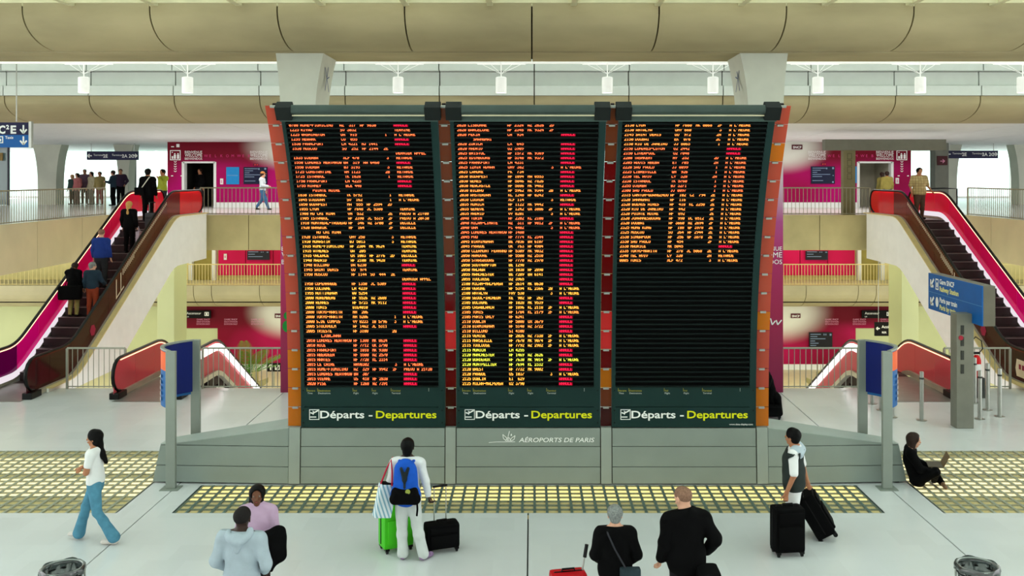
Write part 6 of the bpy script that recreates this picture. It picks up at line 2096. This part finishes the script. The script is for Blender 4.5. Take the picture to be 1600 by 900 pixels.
# ------------------------------------------------------------------ riders and people on the gallery (small in the picture)
def bg(label, loc, yaw, height, skin, hairm, hk, topm, legm, hem=.9, sleeve=.97, group=None, look=0, shoe=SHB, **J):
    p = Person(label, loc, yaw, height, h=.02, group=group, **J)
    p.look(look); p.body(SKIN[skin], fine=False).face()
    p.top(topm, 'jacket', sleeve, d=.026, hem=hem); p.trousers(legm, d=.02); p.shoes(shoe)
    if hairm: p.hair(hairm, hk)
    return p


STEPZ = lambda y: max(0, min(run_, (math.floor((y - (24.75 - .4)) / .4) * .4 + .0))) * math.tan(math.radians(30))
run_ = U / math.tan(math.radians(30))


def step_z(y):
    """tread height of the climbing escalators at depth y"""
    k = math.floor((y - 24.35) / .4)
    yk = 24.35 + .4 * k
    return max(0, min(U, (yk + .4 - 24.75) * math.tan(math.radians(30)))) if y > 24.35 else 0


GJ = cloth('dark_teal', (30, 48, 62)); KH = cloth('khaki', (150, 140, 84)); DK = cloth('dark_grey', (40, 42, 46)); JN = cloth('jeans_blue', (60, 100, 140), .15)
y = 26.95
p = bg('elderly rider in a dark blue anorak, lowest on the left escalator', (-12.85, y, step_z(y)), .1, 1.58, 'fair', HGREY, 'short', GJ, cloth('rust_red', (140, 60, 36)), look=-.9, wrR=(.33, .22, 1.02), elR=(.28, .05, 1.14))
bgb = empty('travel_bag', (-13.35, 26.95, step_z(26.95)), 'large black travel bag behind the elderly rider', 'bag')
MB().boxr((-13.4, 26.75, step_z(26.75) + .95), (.62, .3, .4), Matrix.Rotation(.2, 3, 'Z')).build('bag_body', CBLK, bgb, bevel=.06, smooth=True)
MB().tube([(-13.55, 26.75, step_z(26.75) + 1.12), (-13.5, 26.75, step_z(26.75) + 1.32), (-13.25, 26.75, step_z(26.75) + 1.32), (-13.2, 26.75, step_z(26.75) + 1.12)], .015, 6).build('bag_handle', CBLK, bgb)
p = bg('rider in khaki shorts carrying the black travel bag', (-13.4, 26.95, step_z(26.95)), 0, 1.6, 'tan', HBR, 'short', CBLK, KH, elL=(-.2, .1, 1.14), wrL=(-.1, .25, 1.1), head=(0, .1, 1.58))
y = 28.15
p = bg('bald rider in a royal blue jacket on the left escalator', (-13.15, y, step_z(y)), .05, 1.78, 'fair', mat('hair_thin', (128, 96, 78), .7), 'crop', cloth('blue_jacket', (28, 52, 124)), DK, bulk=1.1)
y = 29.75
p = bg('blonde woman in black on the left escalator', (-13.0, y, step_z(y)), .0, 1.66, 'fair', HBLO, 'long', CBLK, CBLK, hem=.8)
MBg = empty('handbag', (-12.72, y, step_z(y)), 'pale patterned carrier bag held by the blonde woman', 'bag')
MB().boxr((-12.68, y + .02, step_z(y) + .5), (.12, .3, .4)).build('bag_body', cloth('bag_pale', (176, 160, 176), .3), MBg, bevel=.02)
MB().tube([(-12.68, y - .06, step_z(y) + .7), (-12.7, y, step_z(y) + .86), (-12.68, y + .08, step_z(y) + .7)], .01, 6).build('bag_handle', cloth('bag_pale', (0, 0, 0)), MBg)
y = 31.2
p = bg('dark-haired man in black with a shoulder strap, highest on the left escalator', (-13.0, y, step_z(y)), 0, 1.8, 'tan', HB, 'short', CBLK, CBLK, hem=.75)
r = empty('shoulder_strap_bag', tuple(p.M @ Vector((-.1, -.2, 1.1))), 'black satchel on a pale strap worn by the highest rider', 'bag')
MB().tube([p.M @ Vector(v) for v in ((.12, .05, 1.5), (.1, -.12, 1.48), (0, -.2, 1.3), (-.14, -.2, 1.1))], .02, 6, flat=.5).build('strap', cloth('strap_pale', (200, 196, 180)), r)
MB().boxr(p.M @ Vector((-.2, -.2, 1.02)), (.3, .12, .26)).build('bag_body', CBLK, r, bevel=.03)
suitcase('grey trolley case behind the highest rider', (-12.72, 30.8, step_z(30.8)), 0, (.36, .22, .5), cloth('case_grey', (70, 72, 76)), handle=.35)
p = bg('man in a yellow-green jacket at the top of the left escalator', (-14.65, 36.6, U), 2.6, 1.76, 'tan', HB, 'short', cloth('acid_green', (150, 160, 50)), DK, elL=(-.2, .12, 1.2), wrL=(-.02, .2, 1.4))
p = bg('man in dark clothes standing in the left lift', (XU(303), 44.3, U), 2.8, 1.84, 'tan', HBR, 'short', CBLK, DK)
p = bg('person in a pale jacket, cap and jeans walking along the left gallery', (XK(410, 40.5), 40.5, U), -math.pi / 2, 1.66, 'fair', HBR, 'short', cloth('pale_jacket', (196, 208, 214)), JN,
       knR=(.1, .17, .52), anR=(.1, .3, .1), ftR=(.1, .44, .04), knL=(-.1, -.03, .5), anL=(-.1, -.3, .14), ftL=(-.1, -.16, .04), wrR=(.2, .32, 1.1), elR=(.24, .06, 1.14))
q = Sdf(); q.cap(p.hp(0, -.015, .07), p.hp(0, .01, .07), .098, .095, .01); q.cap(p.hp(0, .08, .05), p.hp(0, .15, .045), .05, .045, .01, ((0, 0, 1), .25)); q.cut(p.hp(0, 0, .035), (0, 0, -1))
p.part('cap', q, cloth('cap_ochre', (170, 110, 60)))
W_ = 'group waiting on the left gallery'
GP = [(113, 47.9, 1.55, 'fair', HBLO, 'long', cloth('green_dark', (50, 70, 66)), CBLK, 'long-haired person in dark green, leftmost of the waiting group'),
      (121, 47.4, 1.62, 'fair', HBR, 'bob', cloth('pink_scarf', (170, 100, 100)), cloth('skirt_dark', (60, 46, 44)), 'woman in a dusty pink top, second of the waiting group'),
      (132.5, 48.5, 1.84, 'tan', HGREY, 'crop', cloth('plum', (110, 84, 100)), DK, 'tall man in a plum shirt in the waiting group'),
      (143, 47.6, 1.7, 'fair', HBR, 'long', cloth('cream_coat', (190, 180, 150)), cloth('grey_skirt', (96, 92, 88)), 'long-haired woman in a cream coat in the waiting group'),
      (156, 47.4, 1.7, 'tan', HBR, 'short', cloth('olive_tan', (150, 134, 84)), cloth('maroon', (120, 30, 50)), 'person in olive with maroon trousers, rightmost of the waiting group')]
for px, d, hh, sk, hm, hk, tm, lm, lb in GP:
    bg(lb, (XK(px, d), d, U), math.pi + random.uniform(-.6, .6), hh, sk, hm, hk, tm, lm, hem=.8, group=W_)
bg('man reading a leaflet beside the slim grey pillar', (XK(177, 46.0), 46.0, U), math.pi / 2, 1.76, 'fair', HBR, 'short', GJ, CBLK, elL=(-.2, .1, 1.15), wrL=(-.1, .32, 1.2), elR=(.2, .1, 1.15), wrR=(.1, .32, 1.2))
bg('man in a dark purple jacket standing behind the leaflet reader', (XK(188.5, 46.9), 46.9, U), math.pi + .4, 1.84, 'tan', HBR, 'crop', cloth('purple_dark', (50, 36, 56)), CBLK, elL=(-.3, -.02, 1.18), wrL=(-.2, .1, 1.02))
# right escalator rider
y = 32.0
PLAID = bpy.data.materials.new('cloth_plaid'); PLAID.use_nodes = True
nt = PLAID.node_tree; ge = nt.nodes.new('ShaderNodeTexCoord'); pb = nt.nodes['Principled BSDF']; pb.inputs['Roughness'].default_value = .85
br = nt.nodes.new('ShaderNodeTexBrick'); br.offset = 0; br.inputs['Scale'].default_value = 9; br.inputs['Mortar Size'].default_value = .035; br.inputs['Row Height'].default_value = .8; br.inputs['Brick Width'].default_value = .8
br.inputs['Color1'].default_value = lin((186, 164, 112)) + (1,); br.inputs['Color2'].default_value = lin((164, 142, 92)) + (1,); br.inputs['Mortar'].default_value = lin((84, 60, 44)) + (1,)
mp = nt.nodes.new('ShaderNodeMapping'); mp.inputs['Rotation'].default_value = (math.pi / 2, 0, 0)
nt.links.new(ge.outputs['Object'], mp.inputs[0]); nt.links.new(mp.outputs[0], br.inputs['Vector']); nt.links.new(br.outputs['Color'], pb.inputs['Base Color'])
p = bg('stout man in a plaid short-sleeved shirt at the top of the right escalator', (13.45, y, step_z(y)), math.pi + .1, 1.78, 'tan', HB, 'short', PLAID, cloth('brown_trousers', (84, 62, 50)), sleeve=.45, bulk=1.25, hem=.84,
       shL=(-.21, 0, 1.42), shR=(.21, 0, 1.42), elL=(-.31, -.02, 1.15), wrL=(-.36, .14, .98), elR=(.3, -.02, 1.14), wrR=(.3, .06, .9))
bg('long-haired woman in olive at the right lift', (XU(1372), 43.0, U), .2, 1.66, 'tan', HBR, 'long', cloth('olive', (128, 120, 62)), DK)
bg('man in olive at the right lift', (XK(1386, 42.4), 42.4, U), -.1, 1.7, 'tan', HBR, 'short', cloth('olive2', (140, 130, 66)), DK)
bg('dark figure walking on the station level beside the right escalator', (XK(1277, 36.5), 36.5, SL), 0, 1.7, 'tan', HB, 'short', CBLK, CBLK)

bpy.data.scenes.remove(TSC)
